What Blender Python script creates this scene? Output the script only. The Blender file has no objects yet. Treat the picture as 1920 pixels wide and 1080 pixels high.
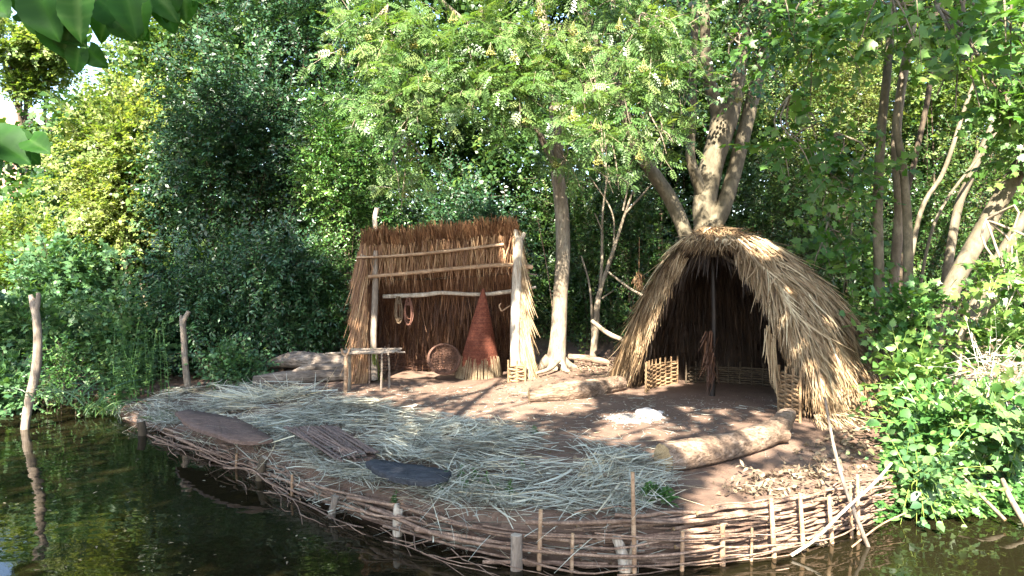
import bpy, math, random
import numpy as np
from mathutils import Vector
random.seed(7)
RNG = np.random.default_rng(11)
C = bpy.context.scene.collection
scene = bpy.context.scene

# ------------------------------------------------------------------ camera, sky, sun, exposure
F = 1397.0
HC = 1.8
PIT = math.radians(1.64)
cam_d = bpy.data.cameras.new("camera")
cam_d.sensor_width = 36.0
cam_d.lens = 36.0 * F / 1920.0
cam_d.clip_start = 0.05
cam_d.clip_end = 3000
cam = bpy.data.objects.new("camera", cam_d)
cam.location = (0, 0, HC)
cam.rotation_euler = (math.pi / 2 - PIT, 0, 0)
C.objects.link(cam)
scene.camera = cam

SUN = np.array([-0.15, -0.74, 0.655])
SUN /= np.linalg.norm(SUN)
world = bpy.data.worlds.new("World")
scene.world = world
world.use_nodes = True
wn = world.node_tree
sky = wn.nodes.new("ShaderNodeTexSky")
sky.sky_type = 'NISHITA'
sky.sun_disc = False
sky.sun_elevation = math.asin(SUN[2])
sky.sun_rotation = math.atan2(SUN[0], SUN[1])
wn.links.new(sky.outputs[0], wn.nodes["Background"].inputs[0])
wn.nodes["Background"].inputs[1].default_value = 0.082
sun_d = bpy.data.lights.new("sun", 'SUN')
sun_d.energy = 5.0
sun_d.angle = math.radians(0.5)
sun_d.color = (1.0, 0.93, 0.80)
sun_o = bpy.data.objects.new("sun", sun_d)
sun_o.rotation_euler = Vector(SUN).to_track_quat('Z', 'Y').to_euler()
sun_o.location = (-3, -10, 20)
C.objects.link(sun_o)
vs = scene.view_settings
vs.view_transform = 'Standard'
vs.look = 'None'
vs.gamma = 1
vs.exposure = 3.22
cy = scene.cycles
cy.max_bounces = 7
cy.diffuse_bounces = 4
cy.glossy_bounces = 3
cy.transmission_bounces = 5
cy.sample_clamp_indirect = 6
cy.caustics_reflective = False
cy.caustics_refractive = False

# ------------------------------------------------------------------ pixel -> place helpers
_cp, _sp = math.cos(PIT), math.sin(PIT)
def ray(px, py):
    u = (px - 960) / F
    v = (540 - py) / F
    return np.array([u, _cp + v * _sp, -_sp + v * _cp])
def at(px, py, Y):
    d = ray(px, py)
    return np.array([0, 0, HC]) + d * (Y / d[1])
def gz(px, py, z):
    d = ray(px, py)
    return np.array([0, 0, HC]) + d * ((z - HC) / d[2])
def ss(a, b, x):
    t = np.clip((np.asarray(x, float) - a) / (b - a), 0, 1)
    return t * t * (3 - 2 * t)
def unit(v):
    v = np.asarray(v, float)
    return v / (np.linalg.norm(v, axis=-1, keepdims=True) + 1e-9)

_sr = np.random.default_rng(3)
_SW = [(_sr.normal(size=2) * f, _sr.uniform(0, 6.28), 1 / f) for f in (0.7, 1.1, 1.9, 3.1, 5.3, 8.7, 14, 21) for _ in range(3)]
def wob(x, y):
    s = 0
    for k, p, a in _SW:
        s = s + a * np.sin(k[0] * x + k[1] * y + p)
    return s * 0.35

# ------------------------------------------------------------------ mesh builder
class MB:
    def __init__(self):
        self.v, self.f, self.r, self.n = [], [], [], 0
    def add(self, v, faces, rnd=0.5, mat=0):
        v = np.asarray(v, float).reshape(-1, 3)
        for fa in (faces if isinstance(faces, list) else [faces]):
            fa = np.asarray(fa, int)
            if fa.size:
                self.f.append((fa + self.n, mat))
        r = np.broadcast_to(np.asarray(rnd, float), (len(v),)) if np.ndim(rnd) == 0 else np.asarray(rnd, float)
        self.v.append(v); self.r.append(r); self.n += len(v)
    def mesh(self, name, mats, smooth=True):
        me = bpy.data.meshes.new(name)
        v = np.concatenate(self.v)
        me.vertices.add(len(v)); me.vertices.foreach_set("co", v.astype(np.float32).ravel())
        loops = np.concatenate([f.ravel() for f, m in self.f])
        tot = np.concatenate([np.full(len(f), f.shape[1]) for f, m in self.f])
        mi = np.concatenate([np.full(len(f), m) for f, m in self.f])
        start = np.concatenate([[0], np.cumsum(tot)[:-1]])
        me.loops.add(len(loops)); me.loops.foreach_set("vertex_index", loops.astype(np.int32))
        me.polygons.add(len(tot)); me.polygons.foreach_set("loop_start", start.astype(np.int32))
        me.polygons.foreach_set("material_index", mi.astype(np.int32))
        me.polygons.foreach_set("use_smooth", np.full(len(tot), smooth))
        at_ = me.attributes.new("rnd", 'FLOAT', 'POINT')
        at_.data.foreach_set("value", np.clip(np.concatenate(self.r), 0, 1).astype(np.float32))
        for m in (mats if isinstance(mats, (list, tuple)) else [mats]):
            me.materials.append(m)
        me.update(calc_edges=True)
        me.validate()
        return me
    def build(self, name, mats, parent=None, smooth=True):
        o = bpy.data.objects.new(name, self.mesh(name, mats, smooth))
        C.objects.link(o)
        if parent is not None:
            o.parent = parent
            o.matrix_parent_inverse.identity()
            if parent.location.length > 0 and parent.type == 'EMPTY':
                o.location = -parent.location
        return o

def tag(o, label=None, cat=None, group=None, kind=None):
    if label: o["label"] = label
    if cat: o["category"] = cat
    if group: o["group"] = group
    if kind: o["kind"] = kind
    return o
def thing(name, label, cat, loc=(0, 0, 0), group=None):
    o = bpy.data.objects.new(name, None)
    o.empty_display_size = 0.1
    o.location = [float(c) for c in loc]
    C.objects.link(o)
    return tag(o, label, cat, group)

def catmull(pts, n):
    pts = np.asarray(pts, float)
    P = np.vstack([2 * pts[0] - pts[1], pts, 2 * pts[-1] - pts[-2]])
    out = []
    k = len(pts) - 1
    for t in np.linspace(0, k, n):
        i = min(int(t), k - 1); u = t - i
        a, b, c, d = P[i], P[i + 1], P[i + 2], P[i + 3]
        out.append(0.5 * (2 * b + (c - a) * u + (2 * a - 5 * b + 4 * c - d) * u * u + (3 * b - a - 3 * c + d) * u ** 3))
    return np.array(out)

def tube(mb, pts, rad, sides=7, rnd=0.5, mat=0, capmat=None, rough=0.0, n=None, seed=0):
    pts = np.asarray(pts, float)
    rad = np.broadcast_to(np.asarray(rad, float), (len(pts),)) if np.ndim(rad) == 0 else np.asarray(rad, float)
    if n:
        rad = np.interp(np.linspace(0, 1, n), np.linspace(0, 1, len(pts)), rad)
        pts = catmull(pts, n)
    m = len(pts)
    T = unit(np.gradient(pts, axis=0))
    ref = np.array([0, 0, 1.0]) if abs(T[0][2]) < 0.8 else np.array([0, 1.0, 0])
    X = unit(np.cross(ref, T[0]))
    V = []
    a = np.linspace(0, 2 * np.pi, sides, endpoint=False)
    rg = np.random.default_rng(seed + 1)
    ph = rg.uniform(0, 6.28, 6)
    for i in range(m):
        X = unit(X - T[i] * np.dot(X, T[i])); Yv = np.cross(T[i], X)
        rr = np.full(sides, rad[i])
        if rough:
            s = i / max(m - 1, 1) * 9
            rr = rr * (1 + rough * (np.sin(2 * a + ph[0] + s * .25) * .55 + np.sin(3 * a + ph[1] - s * .3) * .4 + np.sin(7 * a + ph[2] + s * .3) * .3
                                   + np.sin(s * 1.3 + ph[3]) * .25 + .3 * np.sin(13 * a + ph[4] - .4 * s) * (sides > 20) + rg.normal(0, .2, sides)))
        V.append(pts[i] + np.outer(np.cos(a) * rr, X) + np.outer(np.sin(a) * rr, Yv))
    V = np.concatenate(V)
    i0 = np.arange(m - 1)[:, None] * sides; j = np.arange(sides)[None, :]; j2 = (j + 1) % sides
    q = np.stack([i0 + j, i0 + j2, i0 + sides + j2, i0 + sides + j], -1).reshape(-1, 4)
    mb.add(V, q, rnd, mat)
    for e, i in ((0, 0), (1, m - 1)):
        ring = V[i * sides:(i + 1) * sides]
        c = np.vstack([ring, ring.mean(0) + T[i] * (rad[i] * .12 * (1 if e else -1))])
        k = np.arange(sides); k2 = (k + 1) % sides
        tri = np.stack([k2, k, np.full(sides, sides)], -1) if e == 0 else np.stack([k, k2, np.full(sides, sides)], -1)
        mb.add(c, tri, rnd, mat if capmat is None else capmat)

def blades(mb, P, D, L, W, N=None, bend=None, rnd=0.5, segs=3, mat=0, rng=RNG, tip=0.25, crease=0.0):
    P = np.asarray(P, float); D = unit(D); K = len(P)
    L = np.broadcast_to(L, (K,)); W = np.broadcast_to(W, (K,))
    if N is None: N = unit(rng.normal(size=(K, 3)) + [0, 0, 1.2])
    N = unit(np.asarray(N) + rng.normal(0, .35, (K, 3)))
    S = unit(np.cross(D, N))
    if bend is None: bend = np.zeros((K, 3))
    bend = np.broadcast_to(bend, (K, 3))
    V = []
    for s in range(segs + 1):
        t = s / segs
        c = P + D * (L * t)[:, None] + bend * (L * t * t)[:, None]
        w = W * (1 - (1 - tip) * t ** 2.5) * .5
        V += [c - S * w[:, None], c + S * w[:, None]]
    V = np.stack(V, 1)
    nv = 2 * (segs + 1)
    base = (np.arange(K) * nv)[:, None]
    fs = [base + np.array([[2 * s, 2 * s + 1, 2 * s + 3, 2 * s + 2]]) for s in range(segs)]
    r = np.broadcast_to(rnd, (K,)) if np.ndim(rnd) == 0 else rnd
    mb.add(V.reshape(-1, 3), np.concatenate(fs), np.repeat(r, nv), mat)

# ------------------------------------------------------------------ leaves
def T_oval(w=.42, fold=.1, n=2):
    if n == 1:
        v = [(0, 0, 0), (-w / 2, .45, fold), (w / 2, .45, fold), (0, 1, -.06)]
        return np.array(v), [np.array([[0, 2, 3, 1]])]
    v = [(0, 0, 0), (-w * .42, .25, fold * .8), (0, .3, 0), (w * .42, .25, fold * .8), (-w * .46, .6, fold), (0, .65, -.01), (w * .46, .6, fold), (0, 1, -.1)]
    return np.array(v), [np.array([[0, 2, 1], [0, 3, 2], [4, 5, 7], [5, 6, 7]]), np.array([[1, 2, 5, 4], [2, 3, 6, 5]])]
BIGT = []
def T_big():
    n = 17; V = []
    cols = (-1, -.66, -.33, -.04, .04, .33, .66, 1)
    for i in range(n):
        y = i / (n - 1)
        h = .47 * (math.sin(math.pi * min(1, (y * .94 + .08)) ** .72) ** .62) * (1 - .35 * y ** 3) if y < .985 else .0
        h *= 1 + .025 * (-1) ** i
        for c in cols:
            yy = y - .10 * c * c * (1 - y) * (1 if y < .3 else .5) + .10 * abs(c) * (y > .1) * (1 - y) * .4
            V.append((c * h, yy, .11 * abs(c) * h * 2 - .20 * y * y + .02 * math.sin(y * 9 + c * 3) + .012 * (i % 2) * (abs(c) > .2)))
            BIGT.append(.40 if abs(c) < .1 else (.10 if i % 4 == 0 else -.04))
    m = len(cols)
    q = [[i * m + j, i * m + j + 1, (i + 1) * m + j + 1, (i + 1) * m + j] for i in range(n - 1) for j in range(m - 1)]
    return np.array(V), [np.array(q)]
def T_maple():
    o = [(0, 0), (.16, -.05), (.42, .08), (.3, .22), (.56, .5), (.3, .46), (.24, .6), (.1, .72), (0, 1)]
    pts = o + [(-x, y) for x, y in o[-2:0:-1]]
    V = [(x, y, -.10 * (x * x + (y - .3) ** 2) + .03 * math.sin(7 * x)) for x, y in pts] + [(0, .3, .02)]
    n = len(pts)
    return np.array(V), [np.array([[n, i, (i + 1) % n] for i in range(n)])]
def T_rowan():
    V, Q = [], []
    def lf(bx, by, dx, dy, L, w):
        k = len(V)
        px_, py_ = -dy, dx
        V.extend([(bx, by, -.10 * by), (bx + dx * L * .5 + px_ * w, by + dy * L * .5 + py_ * w, -.10 * by + .01), (bx + dx * L, by + dy * L, -.13 * by - .03), (bx + dx * L * .5 - px_ * w, by + dy * L * .5 - py_ * w, -.10 * by + .01)])
        Q.append([k, k + 3, k + 2, k + 1])
    for i in range(5):
        y = .18 + i * .155
        L = (.27, .32, .34, .32, .27)[i]
        for s in (-1, 1):
            lf(s * .01, y, s * .9, .42, L, .062)
    lf(0, .92, 0, 1, .26, .05)
    k = len(V)
    V.extend([(-.008, 0, 0), (.008, 0, 0), (.006, .95, -.1), (-.006, .95, -.1)]); Q.append([k, k + 1, k + 2, k + 3])
    return np.array(V), [np.array(Q)]
TPL = dict(laurel=T_oval(.40, .08), laurel1=T_oval(.46, .10, 1), hazel=T_oval(.74, .08), hazel1=T_oval(.78, .1, 1), bramble=T_oval(.62, .1), maple=T_maple(), rowan=T_rowan(), nettle=T_oval(.34, .06), big=T_big())

def leaf_add(mb, pos, tip, nor, size, tpl, rnd, mat=0):
    V, Fs = TPL[tpl]
    tip = unit(tip); nor = unit(nor - tip * np.sum(nor * tip, -1, keepdims=True)); S = np.cross(tip, nor)
    sz = np.broadcast_to(size, (len(pos),))[:, None, None]
    P = pos[:, None] + sz * (V[None, :, 0, None] * S[:, None] + V[None, :, 1, None] * tip[:, None] + V[None, :, 2, None] * nor[:, None])
    nv = len(V)
    base = (np.arange(len(pos)) * nv)[:, None, None]
    mb.add(P.reshape(-1, 3), [(f[None] + base).reshape(-1, f.shape[1]) for f in Fs], np.repeat(rnd, nv) + (np.tile(BIGT, len(pos)) if tpl == 'big' else 0), mat)

UP = np.array([0, 0, 1.0])
def sprays(mb, P, D, L, n, tpl, size, rng, flat=.5, droop=.15, twig=None, twigmat=0, tone=0.5, keep=None, upn=UP):
    K = len(P); D = unit(D)
    L = np.broadcast_to(L, (K,))
    Nn = np.asarray(upn) + rng.normal(0, flat, (K, 3)); Nn = unit(Nn - D * np.sum(Nn * D, -1, keepdims=True))
    S = np.cross(D, Nn)
    sr = rng.normal(0, .17, K) + tone
    if twig:
        blades(mb, P, D, L, twig, N=Nn, bend=np.array([0, 0, -droop * .6]), rnd=rng.uniform(.2, .8, K), segs=2, mat=twigmat, rng=rng)
    for i in range(n):
        t = (i + .6) / n
        sg = 1 if i % 2 else -1
        pos = P + D * (L * t)[:, None] + np.array([0, 0, -droop * .6]) * (L * t * t)[:, None]
        f = 1.1 if i == n - 1 else .5
        sd = .15 if i == n - 1 else .85
        tip = D * f + S * sg * sd + rng.normal(0, .28, (K, 3)) - UP * droop
        nor = Nn + rng.normal(0, .33, (K, 3))
        sz = size * rng.uniform(.5, 1.25, K) * (1 - .25 * t)
        leaf_add(mb, pos, tip, nor, sz, tpl, np.clip(sr + rng.normal(0, .16, K), 0, 1))

def lobe_points(c, r, K, nl, rng, lobe=(.36, .55), front=.6, fill=(.45, 1.0)):
    c = np.asarray(c, float); r = np.asarray(r, float)
    u = unit(rng.normal(size=(nl, 3))) * (rng.uniform(0.15, 1, (nl, 1)) ** .5) * .62
    lc = c + u * r
    lr = rng.uniform(*lobe, nl)[:, None] * r
    pick = rng.choice(nl, K, p=(lr.prod(1) ** .6) / (lr.prod(1) ** .6).sum())
    d = unit(rng.normal(size=(K, 3)))
    flip = (d[:, 1] > 0) & (rng.random(K) < front)
    d[flip, 1] *= -1
    rr = rng.uniform(*fill, K)[:, None]
    P = lc[pick] + d * lr[pick] * rr
    return P, d, lc

# ------------------------------------------------------------------ materials
def mat_new(name):
    m = bpy.data.materials.new(name); m.use_nodes = True
    nt = m.node_tree
    return m, nt, nt.nodes["Principled BSDF"]
def ramp(nt, fac, stops):
    r = nt.nodes.new("ShaderNodeValToRGB")
    while len(r.color_ramp.elements) < len(stops): r.color_ramp.elements.new(.5)
    for e, (p, c) in zip(r.color_ramp.elements, stops):
        e.position = p; e.color = (*c, 1)
    nt.links.new(fac, r.inputs[0])
    return r.outputs[0]
def attr(nt, n="rnd"):
    a = nt.nodes.new("ShaderNodeAttribute"); a.attribute_name = n
    return a.outputs["Fac"]
def noise(nt, scale, detail=4, rough=.6, vec=None, stretch=None, dist=0):
    n = nt.nodes.new("ShaderNodeTexNoise"); n.inputs["Scale"].default_value = scale
    n.inputs["Detail"].default_value = detail; n.inputs["Roughness"].default_value = rough; n.inputs["Distortion"].default_value = dist
    tc = nt.nodes.new("ShaderNodeTexCoord")
    src = tc.outputs["Object"]
    if stretch:
        mp = nt.nodes.new("ShaderNodeMapping"); mp.inputs["Scale"].default_value = stretch
        nt.links.new(src, mp.inputs[0]); src = mp.outputs[0]
    nt.links.new(src, n.inputs["Vector"])
    return n.outputs["Fac"]
def mix(nt, fac, a, b, mode='MIX'):
    m = nt.nodes.new("ShaderNodeMix"); m.data_type = 'RGBA'; m.blend_type = mode
    for sock, v in ((m.inputs[0], fac), (m.inputs[6], a), (m.inputs[7], b)):
        if isinstance(v, (int, float)): sock.default_value = v
        elif isinstance(v, tuple): sock.default_value = (*v, 1)
        else: nt.links.new(v, sock)
    return m.outputs[2]
def bump(nt, h, strength, dist, bsdf):
    b = nt.nodes.new("ShaderNodeBump"); b.inputs["Strength"].default_value = strength; b.inputs["Distance"].default_value = dist
    nt.links.new(h, b.inputs["Height"]); nt.links.new(b.outputs[0], bsdf.inputs["Normal"])

def mat_leaf(name, cols, transl=.35, rough=.4, spec=.5, tcol=(1.25, 1.25, .45)):
    m, nt, b = mat_new(name)
    n = len(cols)
    col = ramp(nt, attr(nt), [(i / (n - 1), c) for i, c in enumerate(cols)])
    nt.links.new(col, b.inputs["Base Color"])
    b.inputs["Roughness"].default_value = rough
    b.inputs["Specular IOR Level"].default_value = spec
    t = nt.nodes.new("ShaderNodeBsdfTranslucent")
    nt.links.new(mix(nt, 1.0, col, tcol, 'MULTIPLY'), t.inputs[0])
    ms = nt.nodes.new("ShaderNodeMixShader"); ms.inputs[0].default_value = transl
    nt.links.new(b.outputs[0], ms.inputs[1]); nt.links.new(t.outputs[0], ms.inputs[2])
    nt.links.new(ms.outputs[0], nt.nodes["Material Output"].inputs[0])
    return m
def mat_straw(name, cols, transl=.12, rough=.6):
    m, nt, b = mat_new(name)
    n = len(cols)
    f = nt.nodes.new("ShaderNodeMath"); f.operation = 'ADD'
    nz = nt.nodes.new("ShaderNodeMath"); nz.operation = 'MULTIPLY_ADD'; nz.inputs[1].default_value = .5; nz.inputs[2].default_value = -.25
    nt.links.new(noise(nt, 3.5, 3), nz.inputs[0]); nt.links.new(attr(nt), f.inputs[0]); nt.links.new(nz.outputs[0], f.inputs[1])
    col = ramp(nt, f.outputs[0], [(i / (n - 1), c) for i, c in enumerate(cols)])
    nt.links.new(col, b.inputs["Base Color"]); b.inputs["Roughness"].default_value = rough; b.inputs["Specular IOR Level"].default_value = .3
    t = nt.nodes.new("ShaderNodeBsdfTranslucent"); nt.links.new(col, t.inputs[0])
    ms = nt.nodes.new("ShaderNodeMixShader"); ms.inputs[0].default_value = transl
    nt.links.new(b.outputs[0], ms.inputs[1]); nt.links.new(t.outputs[0], ms.inputs[2])
    nt.links.new(ms.outputs[0], nt.nodes["Material Output"].inputs[0])
    return m
def mat_bark(name, c1, c2, c3, scale=9, stretch=(1, 1, .25), b_=.5, dist=.012):
    m, nt, b = mat_new(name)
    n1 = noise(nt, scale, 6, .65, stretch=stretch, dist=.6)
    n2 = noise(nt, 2.2, 3, .6)
    col = ramp(nt, n1, [(.28, c1), (.5, c2), (.74, c3)])
    col = mix(nt, ramp(nt, n2, [(.45, (0, 0, 0)), (.7, (.5, .5, .5))]), col, c1)
    n3 = noise(nt, scale * 4.5, 5, .7, stretch=stretch)
    col = mix(nt, ramp(nt, n3, [(.40, (.75, .75, .75)), (.52, (0, 0, 0))]), col, c1)
    v = mix(nt, attr(nt), (.72, .72, .72), (1.25, 1.2, 1.15))
    nt.links.new(mix(nt, 1.0, col, v, 'MULTIPLY'), b.inputs["Base Color"])
    b.inputs["Roughness"].default_value = .8; b.inputs["Specular IOR Level"].default_value = .25
    hh_ = nt.nodes.new("ShaderNodeMath"); hh_.operation = 'MULTIPLY_ADD'; hh_.inputs[1].default_value = .55
    nt.links.new(n3, hh_.inputs[0]); nt.links.new(n1, hh_.inputs[2])
    bump(nt, hh_.outputs[0], min(1, b_ * 1.3), dist, b)
    return m

M = {}
M['dirt'], nt, b = mat_new("dirt")
n1 = noise(nt, 1.3, 5); n2 = noise(nt, 22, 8, .75); n3 = noise(nt, 140, 2, .5)
c = ramp(nt, n1, [(.3, (.095, .061, .043)), (.55, (.143, .095, .068)), (.75, (.205, .147, .112))])
c = mix(nt, ramp(nt, n2, [(.35, (0, 0, 0)), (.7, (.55, .55, .55))]), c, (.085, .050, .040))
c = mix(nt, ramp(nt, n3, [(.68, (0, 0, 0)), (.74, (.6, .6, .6))]), c, (.33, .26, .2))
tcg = nt.nodes.new("ShaderNodeTexCoord"); sxy = nt.nodes.new("ShaderNodeSeparateXYZ"); nt.links.new(tcg.outputs["Object"], sxy.inputs[0])
mr = nt.nodes.new("ShaderNodeMapRange"); mr.inputs[1].default_value = 12.2; mr.inputs[2].default_value = 14; nt.links.new(sxy.outputs[1], mr.inputs[0])
c = mix(nt, mr.outputs[0], c, (.022, .030, .012))
nt.links.new(c, b.inputs["Base Color"]); b.inputs["Roughness"].default_value = .95; b.inputs["Specular IOR Level"].default_value = .1
bump(nt, n2, .6, .03, b)

M['water'], nt, b = mat_new("pond_water")
b.inputs["Base Color"].default_value = (.008, .0068, .003, 1)
b.inputs["Roughness"].default_value = .025; b.inputs["IOR"].default_value = 1.33
nA = noise(nt, 2.4, 2, .45, stretch=(1, 1.5, 1)); nB = noise(nt, 9, 2, .5)
ad = nt.nodes.new("ShaderNodeMath"); ad.operation = 'MULTIPLY_ADD'; ad.inputs[1].default_value = .16
nt.links.new(nB, ad.inputs[0]); nt.links.new(nA, ad.inputs[2])
bump(nt, ad.outputs[0], .11, .05, b)

M['laurel'] = mat_leaf("laurel_leaf", [(.009, .030, .016), (.018, .054, .024), (.032, .084, .032), (.065, .125, .042)], .2, .38, .5)
M['holly'] = mat_leaf("holly_leaf", [(.015, .045, .012), (.030, .085, .018), (.060, .14, .028), (.12, .20, .045)], .25, .30, .6)
M['hazel'] = mat_leaf("hazel_leaf", [(.055, .105, .022), (.10, .165, .036), (.16, .215, .055), (.25, .28, .095)], .5, .45, .4)
M['ivy'] = mat_leaf("ivy_leaf", [(.016, .044, .012), (.032, .080, .018), (.070, .125, .026), (.14, .16, .04)], .25, .38, .5)
M['maple'] = mat_leaf("maple_leaf", [(.034, .095, .018), (.058, .140, .026), (.095, .19, .036), (.15, .23, .05)], .5, .42, .45)
M['rowan'] = mat_leaf("rowan_leaf", [(.045, .105, .028), (.075, .145, .040), (.11, .185, .055), (.16, .21, .07)], .42, .36, .5)
M['bramble'] = mat_leaf("bramble_leaf", [(.034, .085, .036), (.056, .125, .046), (.09, .17, .058), (.15, .21, .07)], .32, .42, .45)
M['bank'] = mat_leaf("bank_leaf", [(.026, .080, .020), (.045, .120, .028), (.075, .165, .036), (.13, .21, .05)], .34, .42, .45)
M['near'] = mat_leaf("lime_leaf", [(.018, .070, .010), (.032, .105, .014), (.10, .19, .05)], .55, .6, .2)
M['wood'] = mat_leaf("far_leaf", [(.014, .040, .012), (.026, .065, .016), (.055, .105, .022), (.10, .15, .03)], .3, .45, .4)
M['dead'] = mat_leaf("dead_leaf", [(.07, .045, .03), (.14, .10, .065), (.24, .19, .12), (.34, .29, .2)], .2, .6, .3, (1, .9, .7))
M['reed'] = mat_leaf("fresh_reed", [(.10, .16, .03), (.2, .28, .05), (.3, .36, .09)], .2, .4, .4)
M['straw'] = mat_straw("pale_straw", [(.09, .07, .045), (.24, .23, .175), (.41, .415, .345), (.55, .53, .41), (.58, .46, .27)], .15)
M['thatch'] = mat_straw("hut_thatch", [(.05, .029, .014), (.145, .088, .044), (.245, .165, .090), (.36, .27, .165), (.52, .42, .27)])
M['thatch_in'] = mat_straw("shaded_thatch", [(.010, .006, .004), (.022, .013, .008), (.040, .023, .013), (.075, .045, .026)], .02)  # darkened so the straw colour carries the shade inside the hut
M['thatch_red'] = mat_straw("shelter_thatch", [(.045, .019, .010), (.125, .056, .028), (.225, .112, .055), (.34, .20, .10), (.46, .32, .18)])
M['bark_grey'] = mat_bark("grey_bark", (.10, .078, .055), (.20, .165, .12), (.30, .26, .20), 7, (1, 1, .35), .35)
M['bark_big'] = mat_bark("smooth_bark", (.062, .052, .033), (.115, .096, .064), (.18, .155, .11), 5, (1, 1, .6), .3, .015)
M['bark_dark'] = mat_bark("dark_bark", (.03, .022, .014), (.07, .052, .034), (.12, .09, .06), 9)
M['pole'] = mat_bark("pole_bark", (.11, .085, .065), (.21, .17, .135), (.33, .28, .23), 16, (1, 1, .2), .5)
M['rod'] = mat_bark("willow_rod", (.085, .052, .037), (.21, .14, .10), (.37, .27, .20), 18, (1, 1, 1), .4, .006)
M['rail'] = mat_bark("peeled_rail", (.16, .095, .055), (.30, .20, .125), (.46, .35, .24), 14, (.3, 1, 1), .4, .006)
M['log'] = mat_bark("log_wood", (.055, .035, .024), (.21, .145, .10), (.38, .29, .22), 13, (.22, .8, 1), 1.0, .035)
M['log_cut'] = mat_bark("cut_wood", (.20, .13, .06), (.33, .24, .13), (.45, .34, .2), 25, (1, 1, 1), .3)
M['log_red'] = mat_bark("weathered_log", (.055, .042, .034), (.19, .152, .122), (.34, .295, .25), 13, (.14, 1, 1), 1.0, .03)
M['stake'] = mat_bark("stake_wood", (.20, .16, .12), (.36, .31, .25), (.50, .46, .40), 18, (1, 1, .15), .6)
M['board'] = mat_bark("dark_board", (.065, .040, .030), (.125, .080, .062), (.19, .13, .10), 22, (.5, 1, 1), .6)
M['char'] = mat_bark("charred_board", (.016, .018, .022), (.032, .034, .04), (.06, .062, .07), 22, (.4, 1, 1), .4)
M['trap'] = mat_bark("trap_willow", (.09, .028, .017), (.18, .056, .034), (.29, .12, .075), 30, (1, 1, 1), .5, .004)
M['trap_base'] = mat_bark("pale_willow", (.15, .105, .062), (.28, .215, .135), (.42, .35, .235), 30, (1, 1, .3), .4, .004)
M['wicker'] = mat_bark("dark_wicker", (.045, .022, .015), (.10, .052, .036), (.17, .10, .07), 30, (1, 1, 1), .4, .004)
M['mat_twig'] = mat_bark("mat_twig", (.08, .055, .046), (.155, .11, .092), (.25, .19, .16), 30, (1, 1, 1), .4, .004)
M['wattle'] = mat_bark("hut_wattle", (.11, .065, .034), (.23, .15, .082), (.36, .26, .15), 24, (1, 1, 1), .4, .005)
M['rope'] = mat_bark("rope_fibre", (.07, .045, .028), (.13, .09, .055), (.21, .15, .095), 60, (1, 1, 1), .5, .004)
M['rope_red'] = mat_bark("brown_rope", (.07, .03, .02), (.13, .06, .04), (.19, .10, .07), 60, (1, 1, 1), .5, .004)
M['stone'] = mat_bark("grey_stone", (.20, .19, .19), (.32, .31, .31), (.45, .44, .43), 12, (1, 1, 1), .4)
M['ash'] = mat_bark("wood_ash", (.085, .065, .05), (.21, .195, .18), (.37, .36, .345), 30, (1, 1, 1), .5)
M['berry'] = mat_leaf("rowan_berry", [(.13, .16, .035), (.20, .19, .04), (.26, .21, .05)], .1, .35, .5)
M['brick'], nt, b = mat_new("red_brick")
bt = nt.nodes.new("ShaderNodeTexBrick"); bt.inputs["Scale"].default_value = 4
bt.inputs["Color1"].default_value = (.30, .12, .08, 1); bt.inputs["Color2"].default_value = (.36, .17, .12, 1); bt.inputs["Mortar"].default_value = (.4, .37, .33, 1)
tcn = nt.nodes.new("ShaderNodeTexCoord"); mpn = nt.nodes.new("ShaderNodeMapping"); mpn.inputs["Rotation"].default_value = (math.pi / 2, 0, 0)
nt.links.new(tcn.outputs["Object"], mpn.inputs[0]); nt.links.new(mpn.outputs[0], bt.inputs[0])
nt.links.new(bt.outputs[0], b.inputs["Base Color"]); b.inputs["Roughness"].default_value = .9
M['slate'] = mat_bark("grey_slate", (.24, .26, .30), (.34, .36, .41), (.42, .45, .50), 10, (1, 1, 1), .2)

# ------------------------------------------------------------------ terrain and pond
EDGE_PX = [(150, 778), (215, 790), (270, 806), (340, 832), (400, 856), (450, 878), (500, 900), (560, 935), (620, 962), (680, 985), (740, 1004), (820, 1030),
           (900, 1048), (960, 1058), (1050, 1066), (1150, 1069), (1250, 1066), (1350, 1055), (1450, 1040), (1520, 1024), (1580, 1008), (1640, 988), (1690, 972)]
EDGE = catmull([gz(x, y, 0) for x, y in EDGE_PX], 160)
LEFTB = [gz(x, y, 0) for x, y in ((-500, 726), (-250, 728), (-60, 735), (60, 742), (120, 752))]
RIGHTB = [gz(x, y, 0) for x, y in ((1740, 975), (1800, 974), (1860, 970), (1930, 962), (2100, 950), (2400, 930))]
POND = np.array([p[:2] for p in LEFTB] + [p[:2] for p in EDGE[::3]] + [EDGE[-1][:2]] + [p[:2] for p in RIGHTB] + [(9, 2.0), (9, -.7), (-16, -.7), (-16, 10)])
def pond_sd(x, y):
    x = np.asarray(x, float).ravel(); y = np.asarray(y, float).ravel()
    dmin = np.full(len(x), 1e9); ins = np.zeros(len(x), bool)
    A = POND; B = np.roll(POND, -1, 0)
    for (ax, ay), (bx, by) in zip(A, B):
        ex, ey = bx - ax, by - ay
        t = np.clip(((x - ax) * ex + (y - ay) * ey) / (ex * ex + ey * ey + 1e-12), 0, 1)
        dmin = np.minimum(dmin, (x - ax - t * ex) ** 2 + (y - ay - t * ey) ** 2)
        cr = ((ay > y) != (by > y)) & (x < ex * (y - ay) / (ey + 1e-12) + ax)
        ins ^= cr
    return np.sqrt(dmin) * np.where(ins, -1, 1)
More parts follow.
